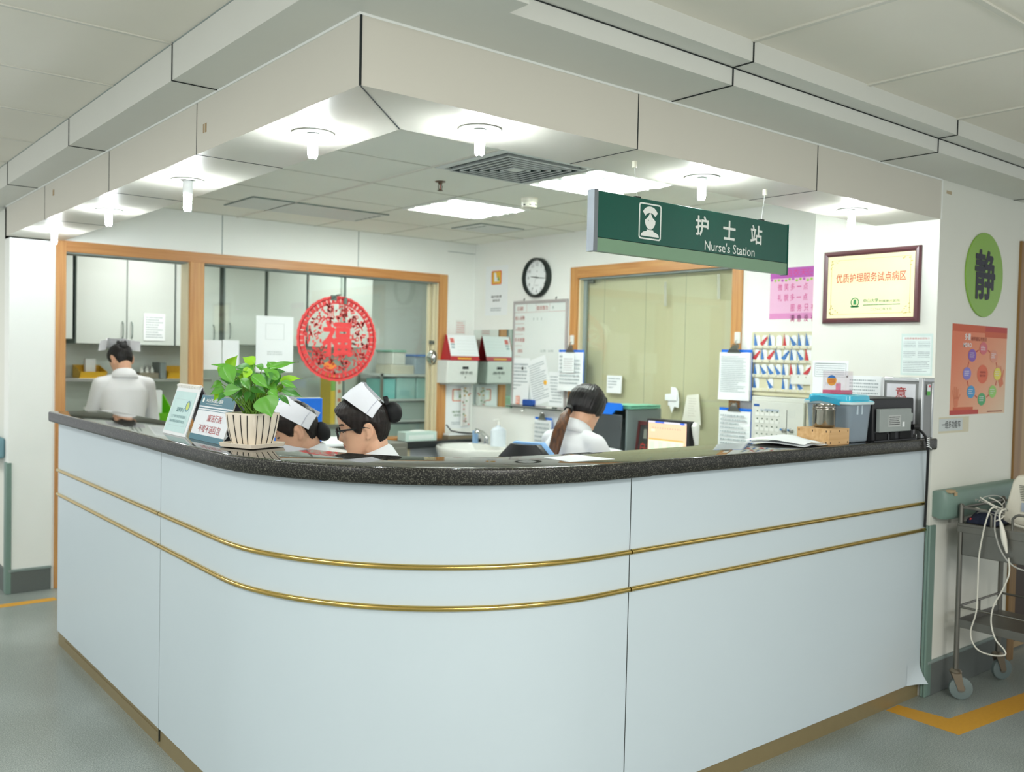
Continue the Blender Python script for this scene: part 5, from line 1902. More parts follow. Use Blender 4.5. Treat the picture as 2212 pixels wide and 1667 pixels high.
# local frame: x runs along the counter towards the corner, y away from the corridor, z up
t, w = easel('desk_sign', 'teal and white standing sign in front of the striped pot', 'sign', 1.243, 3.112, 3.430, .06, .158)
H1, LE = .160, .052
K = lambda u, v, d=0.0: (u, LE * v / H1 - d, v)
m = MB()
m.loft([[K(0, 0, .0), K(w, 0, 0), K(w, 0, -.004), K(0, 0, -.004)], [K(0, H1), K(w, H1), K(w, H1, -.004), K(0, H1, -.004)]])
m.build('board', mat('sign_board_white', '#e6eaee', .35), t)
m = MB()


def kq(mb, u0, v0, u1, v1, mi, d=.0007):
    mb.add([K(u0, v0, d), K(u1, v0, d), K(u1, v1, d), K(u0, v1, d)], [(0, 1, 2, 3)], mi)


kq(m, 0, .122, w, H1, 0)
kq(m, 0, .113, w, .117, 0)
kq(m, 0, .106, w, .108, 0)
kq(m, 0, 0, w, .020, 0)
m.build('teal_band', TS, t, smooth=0)


def ktext(mb, s, u, v, tw, th, mi=0, bold=0.0, d=.0014):
    q = MB()
    q.text(s, u, v, tw, th, 0, 0, bold)
    mb.add([K(p[0], p[1], d) for p in q.v], q.f, mi)


m = MB()
ktext(m, '廉洁行医', .185, .082, .135, .026)
ktext(m, '不收不送红包', .165, .043, .205, .028)
m.build('red_lettering', mat('sign_red', '#b23a3c', .5), t, smooth=0)
m = MB()
ktext(m, '中山大学附属第六医院', .135, .143, .155, .014, 0, .015)
for k in range(22):
    kq(m, .06 + k * .007, .129, .064 + k * .007, .1315, 0, .0012)
q = MB().disc(.027, .143, .009, .009, 0, 20)
m.add([K(p[0], p[1], .0012) for p in q.v], q.f)
m.build('white_lettering', SW, t, smooth=0)
m = MB()
m.loft([[(0, LE + .004, H1), (w, LE + .004, H1), (w, LE + .007, H1), (0, LE + .007, H1)], [(0, .15, 0), (w, .15, 0), (w, .153, 0), (0, .153, 0)]])
m.build('back_leg', mat('acrylic_mauve', '#8f93ad', .3), t)
t, w = easel('flip_stand', 'pale mint flip stand with ring binding at the doorway end of the signs', 'sign', 1.236, 3.452, 3.700, .06, .185)
H1, LE = .185, .060
m = MB()
m.loft([[K(0, 0, .0), K(w, 0, 0), K(w, 0, -.004), K(0, 0, -.004)], [K(0, H1), K(w, H1), K(w, H1, -.004), K(0, H1, -.004)]])
m.build('board', PAPER, t)
m = MB()
kq(m, .006, .012, w - .02, .165, 0)
for a, b, c, d_ in ((.03, .135, w - .045, .1355), (.03, .035, w - .045, .0355), (.03, .035, .0308, .135), (w - .046, .035, w - .045, .135)):
    kq(m, a, b, c, d_, 1, .0011)
q = MB().ring2d([(.178 + .021 * math.cos(a), .112 + .021 * math.sin(a)) for a in [2 * math.pi * k / 24 for k in range(24)]], [(.178 + .016 * math.cos(a), .112 + .016 * math.sin(a)) for a in [2 * math.pi * k / 24 for k in range(24)]], 0, .0002)
m.add([K(p[0], p[1], .0012 + p[2]) for p in q.v], q.f, 2)
q = MB().disc(.178, .112, .015, .015, 0, 20)
m.add([K(p[0], p[1], .0012) for p in q.v], q.f, 3)
ktext(m, '温馨提示', .115, .096, .085, .018, 4, .01)
for r in range(2):
    ktext(m, '为了您的安全请保管好' if r == 0 else '随身物品谢谢您的配合', .115, .070 - .018 * r, .155, .011, 4)
m.build('mint_page', [mat('mint_page_colour', '#c3e0de', .5), INK, mat('ring_blue', '#5f8fa0', .5), mat('leaf_lime', '#c7d56a', .5), mat('teal_print', '#5f8b8e', .6)], t, smooth=0)
m = MB()
for k in range(16):
    u = .01 + k * (w - .02) / 15
    m.tube([(u, LE - .004, H1 - .006), (u, LE - .006, H1 + .004), (u, LE + .003, H1 + .008), (u, LE + .010, H1 + .002), (u, LE + .009, H1 - .008)], .0022, 6)
m.build('ring_binding', mat('ring_white', '#f0ede6', .4), t)
m = MB()
m.loft([[(0, LE + .004, H1), (w, LE + .004, H1), (w, LE + .008, H1), (0, LE + .008, H1)], [(0, .14, 0), (w, .14, 0), (w, .144, 0), (0, .144, 0)]])
m.build('back_leg', mat('stand_grey', '#8c8689', .6), t)

# papers on the worktop
o = MB().prism([(1.993, 2.272), (1.985, 2.140), (2.175, 2.128), (2.155, 2.286)], ZTOP, ZTOP + .0012).build('loose_sheet', [PAPER])
tag(o, 'single white sheet lying flat on the worktop where the slab bends', 'paper')
c = [Vector((3.090, 2.305, 0)), Vector((3.15, 2.062, 0)), Vector((3.325, 2.062, 0)), Vector((3.325, 2.30, 0))]
for k, (lift, ph, lab) in enumerate(((.010, .0, 'lower white sheet of the pile beside the wooden block'), (.032, .5, 'upper curling white sheet of the pile beside the wooden block'))):
    m = MB()
    rows = []
    for j in range(13):
        v = j / 12
        row = []
        for i in range(13):
            u = i / 12
            a = c[0].lerp(c[1], u) + Vector((.012 * k, .006 * k, 0))
            b = c[3].lerp(c[2], u) + Vector((-.02 * k, .004 * k, 0))
            p = a.lerp(b, v)
            z = ZTOP + .001 + .003 * k + lift * math.sin(math.pi * min(1, (1 - u) * .75 + .12)) * math.sin(math.pi * (.15 + .75 * v)) + .004 * math.sin(5 * v + ph + 3 * u) ** 2
            row.append((p.x, p.y, z))
        rows.append(row)
    m.loft(rows, False, False)
    o = m.build('loose_sheet', [PAPER], smooth=60)
    tag(o, lab, 'paper')

# wooden block with steel cup
t = thing('wooden_block', 'hollow pale plywood box under the steel cup', 'box', at(3.33, 2.067, ZTOP))
m = MB().box((0, 0, 0), (.150, .148, .066))
m.build('box', wood('plywood', '#c79a63', '#ddb783', 0, .55), t, bevel=.001)
m = MB()
for u in (.012, .075, .138):
    for z in (.056, .010):
        m.box((-.0008, u - .002, z - .004), (0, u + .002, z + .004)).box((u - .002, -.0008, z - .004), (u + .002, 0, z + .004))
m.build('nail_mark', mat('nail_brown', '#4d3420', .7), t)
t = thing('steel_cup', 'polished steel cup standing on the plywood box', 'cup', at(3.415, 2.145, ZTOP + .0665))
m = MB().lathe([(.036, 0), (.044, .005), (.046, .012), (.046, .070), (.0475, .072), (.0475, .078), (.046, .080), (.046, .092), (.0475, .094), (.045, .095), (.044, .09), (.043, .012), (.001, .010)], n=36)
m.build('cup', mat('cup_steel', '#97938a', .10, 1.0, var=.05), t, 40)

# blue lidded box with an acrylic tub on it
PB = clear('frosted_plastic', '#cfdde6', .7, .30, .2)
LID = mat('turquoise_lid', '#3fbddb', .25, coat=.3)
t = thing('lidded_box', 'clear storage box with a turquoise lid beside the printer', 'box', at(3.502, 2.078, ZTOP))
bw, bd, bh = .175, .215, .165
m = MB()


def bsq(i, z):
    return [(p[0], p[1], z) for p in rrect(i, i, bw - i, bd - i, .022, 5)]


m.loft([bsq(.014, .002), bsq(.010, .006), bsq(.0, bh), bsq(.003, bh), bsq(.013, .010)], True)
m.build('tub', PB, t, 40)
m = MB().loft([bsq(-.008, bh - .004), bsq(-.010, bh + .0), bsq(-.010, bh + .006), bsq(-.006, bh + .008)])
m.build('rim', mat('rim_pale', '#d9ecee', .4), t, 40)
m = MB().loft([bsq(-.008, bh + .006), bsq(-.008, bh + .010), bsq(.004, bh + .014), bsq(.006, bh + .030), bsq(.013, bh + .036), bsq(.035, bh + .036), bsq(.039, bh + .033)])
m.build('lid', LID, t, 40)
m = MB()
pts = [(-.010, .185, bh + .010), (-.026, .165, bh + .016), (-.032, .12, bh + .020), (-.026, .07, bh + .012), (-.010, .045, bh + .004)]
m.loft([[(p[0] - .003, p[1], p[2] - .012), (p[0] + .003, p[1], p[2] - .012), (p[0] + .003, p[1], p[2] + .010), (p[0] - .003, p[1], p[2] + .010)] for p in pts])
m.build('handle', mat('turquoise_handle', '#1fa0c4', .3), t, 50)
m = MB()
for x in (.05, .085):
    m.box((x, -.002, .12), (x + .007, .003, .158))
m.build('rib', mat('rib_pale', '#c6d6df', .5), t)
m = MB().prism([(.02, .09), (.09, .09), (.09, .14), (.02, .14)], .03, .10)
m.build('contents', mat('pale_contents', '#cdd9d3', .6), t)
t = thing('acrylic_tub', 'clear acrylic tub of pink liquid on the turquoise lid', 'tub', at(3.555, 2.155, ZTOP + bh + .036))
m = MB()
s = .092
m.loft([[(p[0], p[1], 0) for p in rrect(0, 0, s, s, .006, 2)], [(p[0], p[1], .098) for p in rrect(0, 0, s, s, .006, 2)]], False)
m.build('tub', clear('acrylic', '#f6f2f4', .9, .10), t)
MB().box((.002, .002, .001), (s - .002, s - .002, .017)).build('liquid', mat('pink_liquid', '#e8326f', .15), t)
MB().box((.030, .030, .017), (.045, .045, .045)).build('stem', mat('pink_stem', '#eb8fb5', .3), t)
m = MB()
q = MB().disc(.046, .058, .022, .022, 0, 28).T
for (r, mi, half) in ((.0225, 0, False), (.0225, 1, True)):
    pts = [(.046 - r * math.cos(a), .058 + r * math.sin(a)) for a in ([2 * math.pi * k / 28 for k in range(28)] if not half else [math.radians(25 + 130 * k / 14) for k in range(15)])]
    m.add([(-.0008 - .0004 * mi, p[0], p[1]) for p in pts], [tuple(range(len(pts)))], mi)
for k in range(3):
    m.add([(-.0016, y, z) for y, z in ((.030, .058 - k * .006), (.062, .058 - k * .006), (.062, .0605 - k * .006), (.030, .0605 - k * .006))], [(0, 1, 2, 3)], 2)
m.build('sticker', [mat('sticker_orange', '#f0a33a', .5), mat('sticker_blue', '#2a6fb8', .5), mat('sticker_brick', '#d2602d', .5)], t, smooth=0)

# black printer and power brick, suggestion box
t = thing('label_printer', 'black box printer with its grey power unit beside the aluminium box', 'printer', at(3.695, 2.085, ZTOP))
m = MB()
m.loft([[(0, 0, 0), (.352, 0, 0), (.352, .25, 0), (0, .25, 0)], [(.004, .004, .185), (.350, .004, .185), (.350, .25, .185), (.004, .25, .185)]])
m.build('case', mat('printer_black', '#1d1e21', .5), t, bevel=.006)
m = MB()
for x, w_ in ((.02, .09), (.14, .04), (.22, .10)):
    m.box((x, -.004, .006), (x + w_, .001, .036), 0)
m.box((-.006, -.012, 0), (.36, .02, .004), 1).box((.115, -.006, .0), (.128, .0, .03), 1)
m.build('port', [DARKIN, BLACK], t)
psu = MB().box((.018, -.022, .040), (.282, -.002, .140)).box((.290, -.020, .085), (.302, -.004, .118)).box((.282, -.022, .08), (.296, -.002, .12)).build('power_unit', mat('psu_grey', '#9aa29f', .5), t, bevel=.003)
m = MB().box((.085, -.0228, .062), (.190, -.022, .112), 0).lines(.092, .068, .18, .108, 5, .0, 1, 4, .45)
for k, p in enumerate(m.v):
    if k >= 8:
        m.v[k] = (p[0], -.0234, p[1])
m.box((.205, -.0232, .060), (.222, -.0225, .082), 2)
m.build('rating_label', [mat('rating_label_grey', '#b9bebb', .5), BLACKINK, PAPER], t, smooth=0)
t = thing('suggestion_box', 'aluminium framed suggestion box with a red character at the column end', 'box', at(4.083, 2.072, ZTOP))
AL = mat('aluminium', '#c3c6c6', .32, .85)
MB().box((0, 0, 0), (.100, .195, .268)).build('case', [mat('case_grey', '#8f9190', .45, .5)], t, bevel=.004)
m = MB()
for a, b in (((-.006, -.004, 0), (.012, .016, .275)), ((-.006, .181, 0), (.012, .199, .275)), ((-.006, .016, .256), (.012, .181, .275)), ((-.006, .016, 0), (.012, .181, .02)), ((.012, -.004, .256), (.104, .199, .275)), ((.090, -.004, .0), (.104, .010, .256))):
    m.box(a, b)
m.build('frame', AL, t, bevel=.003)
m = MB().box((-.003, .030, .02), (0, .168, .245), 0)
m.build('front_panel', mat('panel_pale_lilac', '#dcdde3', .35), t)
q = MB().text('意', 0, 0, .052, .052, 0, 0, .012)
m = MB()
m.add([(-.0036, .098 - p[0], .205 + p[1]) for p in q.v], q.f)
q = MB().text('见箱', 0, 0, .09, .045, 0, 0, .012)
m.add([(-.0036, .098 - p[0], .14 + p[1]) for p in q.v], q.f)
m.build('red_lettering', mat('dark_red_letter', '#a8312f', .5), t, smooth=0)
m = MB().box((.038, -.0046, .205), (.068, -.004, .246), 0).box((.036, -.0050, .196), (.066, -.0046, .214), 1).box((.050, -.0050, .232), (.066, -.0046, .242), 2)
m.build('sticker', [PAPER, mat('sticker_green', '#4fae3c', .5), mat('sticker_rose', '#e05a6c', .5)], t)
# black power cord falling over the counter edge
CORDPTS = [(4.00, 2.058, 1.258), (4.03, 2.053, 1.250), (4.047, 2.046, 1.236), (4.058, 2.038, 1.221), (4.070, 2.034, 1.193), (4.083, 2.034, 1.15), (4.104, 2.045, 1.075), (4.137, 2.062, .965), (4.150, 2.070, .877), (4.156, 2.074, .795)]
TIE = CORDPTS[4]
o = thing('power_cord', 'black power cord drooping from the printer over the counter edge by the column', 'cord')
m = MB().tube([(3.985, 2.062, 1.262), (4.015, 2.052, 1.262)], .013, 10)
m.tube(CORDPTS, [.008] + [.006] * (len(CORDPTS) - 1), 8)
m.build('cord', BLACK, o)
m = MB()
for k in range(5):
    m.tube([(TIE[0] - .010, TIE[1] - .004, TIE[2] + .016 - k * .009), (TIE[0] + .002, TIE[1] - .009, TIE[2] + .020 - k * .009), (TIE[0] + .010, TIE[1] - .002, TIE[2] + .014 - k * .009)], .0022, 5)
m.tube([(TIE[0], TIE[1] - .006, TIE[2] - .02), (TIE[0] + .014, TIE[1] - .010, TIE[2] - .024), (TIE[0] + .02, TIE[1] - .01, TIE[2] - .03)], .0022, 5)
m.build('white_tie', PAPER, o)
# ------------------------------------------------------------------ steel cart with the patient monitor
DST = mat('worn_steel', '#807e77', .40, .9, var=.12, scale=18)
cart = thing('medical_cart', 'worn stainless steel two tier cart on castors beside the corridor wall', 'cart', at(4.29, 1.972, 0))
cw, cl = .44, -.62          # extents along x and towards the corridor
corners = [(0, 0), (cw, 0), (cw, cl), (0, cl)]
for k, (x, y) in enumerate(corners):
    m = MB().tube([(x, y, .128), (x, y, .895)], .0115, 14)
    m.lathe([(.0125, .895), (.0125, .900), (.006, .907), (.001, .908)], (x, y, 0), 14)
    m.build('leg', DST, cart)
    a = 0.9 if k == 0 else (.5 if k == 1 else 1.2)
    m = MB()
    m.lathe([(.026, .122), (.028, .128), (.022, .136), (.012, .14)], (x, y, 0), 16)
    dx, dy = .022 * math.cos(a), -.022 * math.sin(a)
    for s in (-1, 1):
        ox, oy = -s * .017 * math.sin(a), -s * .017 * math.cos(a)
        m.loft([[(x + ox - dx, y + oy - dy, .124), (x + ox + dx, y + oy + dy, .124), (x + ox + dx + ox * .15, y + oy + dy + oy * .15, .124), (x + ox - dx + ox * .15, y + oy - dy + oy * .15, .124)],
                [(x + ox + dx * .5, y + oy + dy * .5, .045), (x + ox + dx * 1.7, y + oy + dy * 1.7, .045), (x + ox * 1.15 + dx * 1.7, y + oy * 1.15 + dy * 1.7, .045), (x + ox * 1.15 + dx * .5, y + oy * 1.15 + dy * .5, .045)]])
    c = m.build('castor', mat('castor_fork', '#8a8172', .4, .7), cart)
    wx, wy = x + dx * 1.1, y + dy * 1.1
    nx, ny = -math.sin(a), -math.cos(a)
    m = MB().tube([(wx - nx * .012, wy - ny * .012, .052), (wx - nx * .009, wy - ny * .009, .052), (wx + nx * .009, wy + ny * .009, .052), (wx + nx * .012, wy + ny * .012, .052)], [.044, .051, .051, .044], 26)
    m.build('wheel', mat('wheel_rubber', '#6f7d7c', .5), c, 40)
    MB().tube([(wx - nx * .0145, wy - ny * .0145, .052), (wx + nx * .0145, wy + ny * .0145, .052)], .018, 16).build('hub', DST, c)
m = MB().box((-.012, cl - .012, .805), (cw + .012, .012, .818)).box((-.012, cl - .012, .776), (-.009, .012, .806)).box((-.012, .009, .776), (cw + .012, .012, .806))
m.build('top_tray', DST, cart, bevel=.002)
m = MB().box((-.009, cl + .03, .672), (cw, -.012, .80))
m.build('drawer', DST, cart, bevel=.003)
m = MB().box((-.004, cl, .340), (cw + .004, 0, .346)).box((-.006, cl, .336), (-.003, .0, .374)).box((0, -.003, .336), (cw, 0, .374))
m.build('lower_shelf', DST, cart, bevel=.001)
m = MB()
for a, b in (((0, 0), (0, cl)), ((0, 0), (cw, 0)), ((cw, 0), (cw, cl))):
    m.tube([(*a, .430), (*b, .430)], .0055, 8)
    mx = ((a[0] + b[0]) / 2, (a[1] + b[1]) / 2)
    m.tube([(*mx, .344), (*mx, .430)], .005, 8)
m.build('shelf_rail', DST, cart)
m = MB()
for y0, y1, y2 in ((0, -.11, -.135), (-.40, -.25, -.225)):
    m.tube([(0, y0, .888), (0, y1, .888), (0, (y1 + y2) / 2, .882), (0, y2, .868), (0, y2, .818)], .006, 8)
m.tube([(0, 0, .888), (cw, 0, .888)], .006, 8).tube([(0, -.40, .888), (0, cl, .888)], .006, 8).tube([(cw, 0, .888), (cw, cl, .888)], .006, 8)
m.build('top_rail', DST, cart)

# patient monitor standing on the cart
t = thing('patient_monitor', 'cream patient monitor with vents standing on the steel cart', 'medical device', at(4.43, 1.845, .819))
BX = mat('device_cream', '#d3cfbf', .45)
m = MB()
m.loft([[(0, -.36, 0), (.26, -.36, 0), (.26, .0, 0), (0, 0, 0)], [(-.004, -.36, .03), (.264, -.36, .03), (.264, .004, .03), (-.004, .004, .03)], [(.012, -.34, .20), (.25, -.34, .20), (.25, -.03, .20), (.012, -.03, .20)],
        [(.03, -.32, .228), (.23, -.32, .228), (.23, -.045, .228), (.03, -.045, .228)]])
m.build('case', BX, t, 40, .008)
m = MB()
X = lambda z: -.006 + .012 * (z - .03) / .17 + .002
for k in range(9):
    z = .118 + k * .008
    m.add([(X(z) - .006, -.165, z), (X(z) - .006, -.075 + k * .0015, z), (X(z) - .006, -.075 + k * .0015, z + .003), (X(z) - .006, -.165, z + .003)], [(0, 3, 2, 1)], 0)
m.build('vent_slot', mat('vent_dark', '#54574c', .7), t, smooth=0)
m = MB().box((-.0085, -.135, .068), (-.004, -.080, .108), 0)
m.build('rating_label', mat('rating_blue_grey', '#9aa5b3', .5), t)
m = MB().prism(rrect(.05, -.30, .20, -.07, .02), .228, .236)
m.build('carry_handle', BX, t, bevel=.003)
o = MB().tube([(4.50, 1.74, 1.05), (4.52, 1.66, 1.062), (4.55, 1.60, 1.06), (4.56, 1.55, 1.066)], [.006, .02, .018, .006], 8, 0).ball((4.50, 1.60, 1.06), (.03, .04, .012), 10, 1).build('probe_clip', [mat('probe_grey', '#c8ccce', .5), PORANGE])
tag(o, 'grey and orange probe clip lying on top of the patient monitor', 'probe')
# folded dark cloth and leads
m = MB()
rnd = random.Random(6)
rows = []
for j in range(9):
    v = j / 8
    rows.append([(4.305 + .13 * i / 8, 1.955 - .135 * v, .8195 + .050 * math.sin(math.pi * i / 8) ** .6 * math.sin(math.pi * min(1, .15 + .8 * v)) * (1 + .3 * math.sin(i * 1.7 + j))) for i in range(9)])
m.loft(rows, False, False)
o = m.build('folded_cuff', mat('navy_cloth', '#141c33', .85, bump=.3, scale=60), None, 60)
md = o.modifiers.new('thick', 'SOLIDIFY')
md.thickness = .004
tag(o, 'dark navy pressure cuff folded in the corner of the steel cart', 'cuff')
LEADW = mat('lead_white', '#dcd9cc', .45)
LEADG = mat('lead_grey', '#a7a69f', .45)


def cable(label, pts, r, m_, extra=None):
    def cr(p0, p1, p2, p3, q):
        return 0.5 * ((2 * p1) + (-p0 + p2) * q + (2 * p0 - 5 * p1 + 4 * p2 - p3) * q * q + (-p0 + 3 * p1 - 3 * p2 + p3) * q ** 3)
    P_ = [Vector(p) for p in pts]
    P_ = [P_[0]] + P_ + [P_[-1]]
    out = []
    for i in range(1, len(P_) - 2):
        for k in range(5):
            out.append(cr(P_[i - 1], P_[i], P_[i + 1], P_[i + 2], k / 5))
    out.append(P_[-2])
    t = thing('cable', label, 'cable')
    MB().tube(out, r, 8).build('lead', m_, t)
    if extra:
        extra(t)
    return t


cable('long white lead looping down the front of the steel cart below the lower shelf', [(4.32, 1.83, .905), (4.28, 1.838, .90), (4.258, 1.847, .845), (4.258, 1.857, .793), (4.262, 1.873, .686), (4.262, 1.874, .559), (4.262, 1.876, .433), (4.262, 1.897, .343), (4.262, 1.889, .292),
      (4.262, 1.857, .258), (4.262, 1.797, .253), (4.262, 1.746, .268), (4.262, 1.752, .292), (4.262, 1.789, .328), (4.262, 1.81, .396), (4.262, 1.803, .47), (4.262, 1.768, .55), (4.262, 1.742, .628), (4.258, 1.745, .700)], .0032, LEADW)
cable('grey lead curving across the drawer front of the cart', [(4.31, 1.815, .90), (4.27, 1.812, .88), (4.258, 1.809, .84), (4.262, 1.807, .801), (4.262, 1.784, .733), (4.262, 1.743, .679), (4.262, 1.681, .656), (4.262, 1.55, .66)], .0036, LEADG)


def plug(t):
    MB().tube([(4.255, 1.782, .852), (4.255, 1.770, .80), (4.255, 1.764, .77), (4.256, 1.752, .72)], [.006, .012, .012, .004], 12).build('plug', LEADW, t)


cable('white lead with a bulky plug hanging over the cart drawer', [(4.34, 1.80, .90), (4.285, 1.795, .897), (4.258, 1.79, .87), (4.255, 1.782, .852)], .004, LEADW, plug)
for k in range(7):
    rnd = random.Random(20 + k)
    z0 = .835 + .012 * k
    pts = []
    n = 9
    ph = rnd.uniform(0, 6)
    for i in range(n):
        a = ph + (3.6 + .5 * (k % 3)) * i / (n - 1)
        pts.append((4.365 + (.030 + .006 * (k % 4)) * math.cos(a), 1.872 + (.048 + .006 * (k % 5)) * math.sin(a), z0 + .018 * math.sin(a * 1.3 + k) + (.022 if k > 3 else 0)))
    pts = [(4.40, 1.852 - .004 * k, .84 + .006 * k)] + pts
    cable('coiled white lead of the bundle heaped beside the patient monitor' if k % 2 else 'thin grey lead of the bundle heaped beside the patient monitor', pts, .0028 if k % 2 else .002, LEADW if k % 2 else LEADG).__setitem__('group', 'leads heaped on the cart' if k % 2 else 'thin leads heaped on the cart')
cable('thick white lead lying along the front edge of the cart tray', [(4.40, 1.80, .85), (4.37, 1.77, .832), (4.35, 1.70, .828), (4.345, 1.60, .828), (4.34, 1.48, .828)], .0055, LEADW)
o = MB().tube([(4.318, 1.945, .835), (4.326, 1.915, .832)], .008, 8, 0).tube([(4.326, 1.915, .832), (4.335, 1.88, .836), (4.36, 1.85, .85)], .003, 6, 1).build('lead_clip', [mat('clip_red', '#d0392f', .4), LEADG])
tag(o, 'small red lead clip in the corner of the cart tray', 'clip')
# ------------------------------------------------------------------ people
SKIN = mat('skin', '#e6b596', .5, var=.05, scale=40, sss=.15)
LIPS = mat('lips', '#b5605a', .4, var=.04)
BROW = mat('brow', '#4a3a33', .7)
LASH = mat('lash', '#2c2220', .7)
COAT = mat('nurse_white', '#e8eaec', .75, var=.015, scale=14, bump=.10)
CAPW = mat('nurse_cap_white', '#eceef4', .65, var=.01)
NET = mat('hair_net_black', '#0b0c0e', .75, var=.1, scale=150)


def lerp_tab(tab, z):
    if z <= tab[0][0]:
        return tab[0][1]
    for (a, va), (b, vb) in zip(tab, tab[1:]):
        if z <= b:
            q = (z - a) / (b - a)
            q = q * q * (3 - 2 * q) * .5 + q * .5
            return va + (vb - va) * q
    return tab[-1][1]


FRONT = [(-.088, .066), (-.080, .082), (-.070, .086), (-.060, .080), (-.045, .083), (-.030, .085), (-.018, .083), (0, .083), (.015, .083), (.030, .086), (.045, .091), (.060, .091), (.080, .087), (.095, .079), (.110, .062), (.122, .036), (.128, .006)]
BACK = [(-.088, .012), (-.075, -.012), (-.060, -.034), (-.045, -.055), (-.020, -.076), (0, -.086), (.030, -.093), (.055, -.092), (.075, -.086), (.095, -.074), (.110, -.057), (.122, -.034), (.128, -.012)]
WIDTH = [(-.088, .018), (-.080, .031), (-.065, .043), (-.045, .054), (-.020, .063), (0, .067), (.030, .070), (.055, .071), (.075, .069), (.095, .060), (.110, .045), (.122, .025), (.128, .009)]
NOSE = [(-.026, 0), (-.021, .008), (-.015, .022), (-.009, .025), (0, .018), (.012, .010), (.026, .003), (.034, 0)]


def head_pt(z, a, detail=True):
    """a = 0 looks along +y (the face)"""
    yf, yb, w = lerp_tab(FRONT, z), lerp_tab(BACK, z), lerp_tab(WIDTH, z)
    yc = -.005 if z > -.03 else lerp_tab([(-.088, .05), (-.03, -.005)], z)
    s, c = math.sin(a), math.cos(a)
    x = w * math.copysign(abs(s) ** .85, s)
    y = yc + ((yf - yc) if c > 0 else (yc - yb)) * math.copysign(abs(c) ** .85, c)
    if detail and c > 0:
        sg = .0095 if z > -.004 else .0125
        y += lerp_tab(NOSE, z) * math.exp(-(x / sg) ** 2)
        y += .0065 * (math.exp(-((z + .034) / .0055) ** 2) + .95 * math.exp(-((z + .047) / .006) ** 2)) * math.exp(-(x / .021) ** 2)
        y -= .0035 * math.exp(-((z + .0405) / .0022) ** 2) * math.exp(-(x / .022) ** 2)
        for sx in (-1, 1):
            y -= .009 * math.exp(-((x - sx * .030) / .015) ** 2 - ((z - .022) / .011) ** 2)
            y += .0045 * math.exp(-((x - sx * .030) / .011) ** 2 - ((z - .020) / .007) ** 2)
            y += .003 * math.exp(-((x - sx * .045) / .018) ** 2 - ((z + .006) / .014) ** 2)
    return Vector((x, y, z))


ZS_ = [-.088 + .216 * k / 84 for k in range(85)]
AS_ = [2 * math.pi * k / 112 for k in range(112)]


def fuse(parts, voxel, it):
    """merge closed shapes into one continuous surface"""
    me = bpy.data.meshes.new('f')
    me.from_pydata(parts.v, [], parts.f)
    o = bpy.data.objects.new('f', me)
    COL.objects.link(o)
    md = o.modifiers.new('r', 'REMESH')
    md.mode = 'VOXEL'
    md.voxel_size = voxel
    md.adaptivity = 0
    if it:
        sm = o.modifiers.new('s', 'SMOOTH')
        sm.factor = .5
        sm.iterations = it
    bpy.context.view_layer.update()
    dg = bpy.context.evaluated_depsgraph_get()
    r = bpy.data.meshes.new_from_object(o.evaluated_get(dg))
    bpy.data.objects.remove(o)
    bpy.data.meshes.remove(me)
    r.polygons.foreach_set('use_smooth', [True] * len(r.polygons))
    return r


def link_mesh(name, me, mats, parent):
    me.name = name
    me.materials.clear()
    for m in mats:
        me.materials.append(m)
    o = bpy.data.objects.new(name, me)
    COL.objects.link(o)
    o.parent = parent
    return o


def ell(c, w, d, ax_y, n=28):
    """ellipse ring: c centre, w half width along x, d half depth along ax_y"""
    return [c + Vector((w * math.cos(2 * math.pi * k / n), 0, 0)) + ax_y * (d * math.sin(2 * math.pi * k / n)) for k in range(n)]


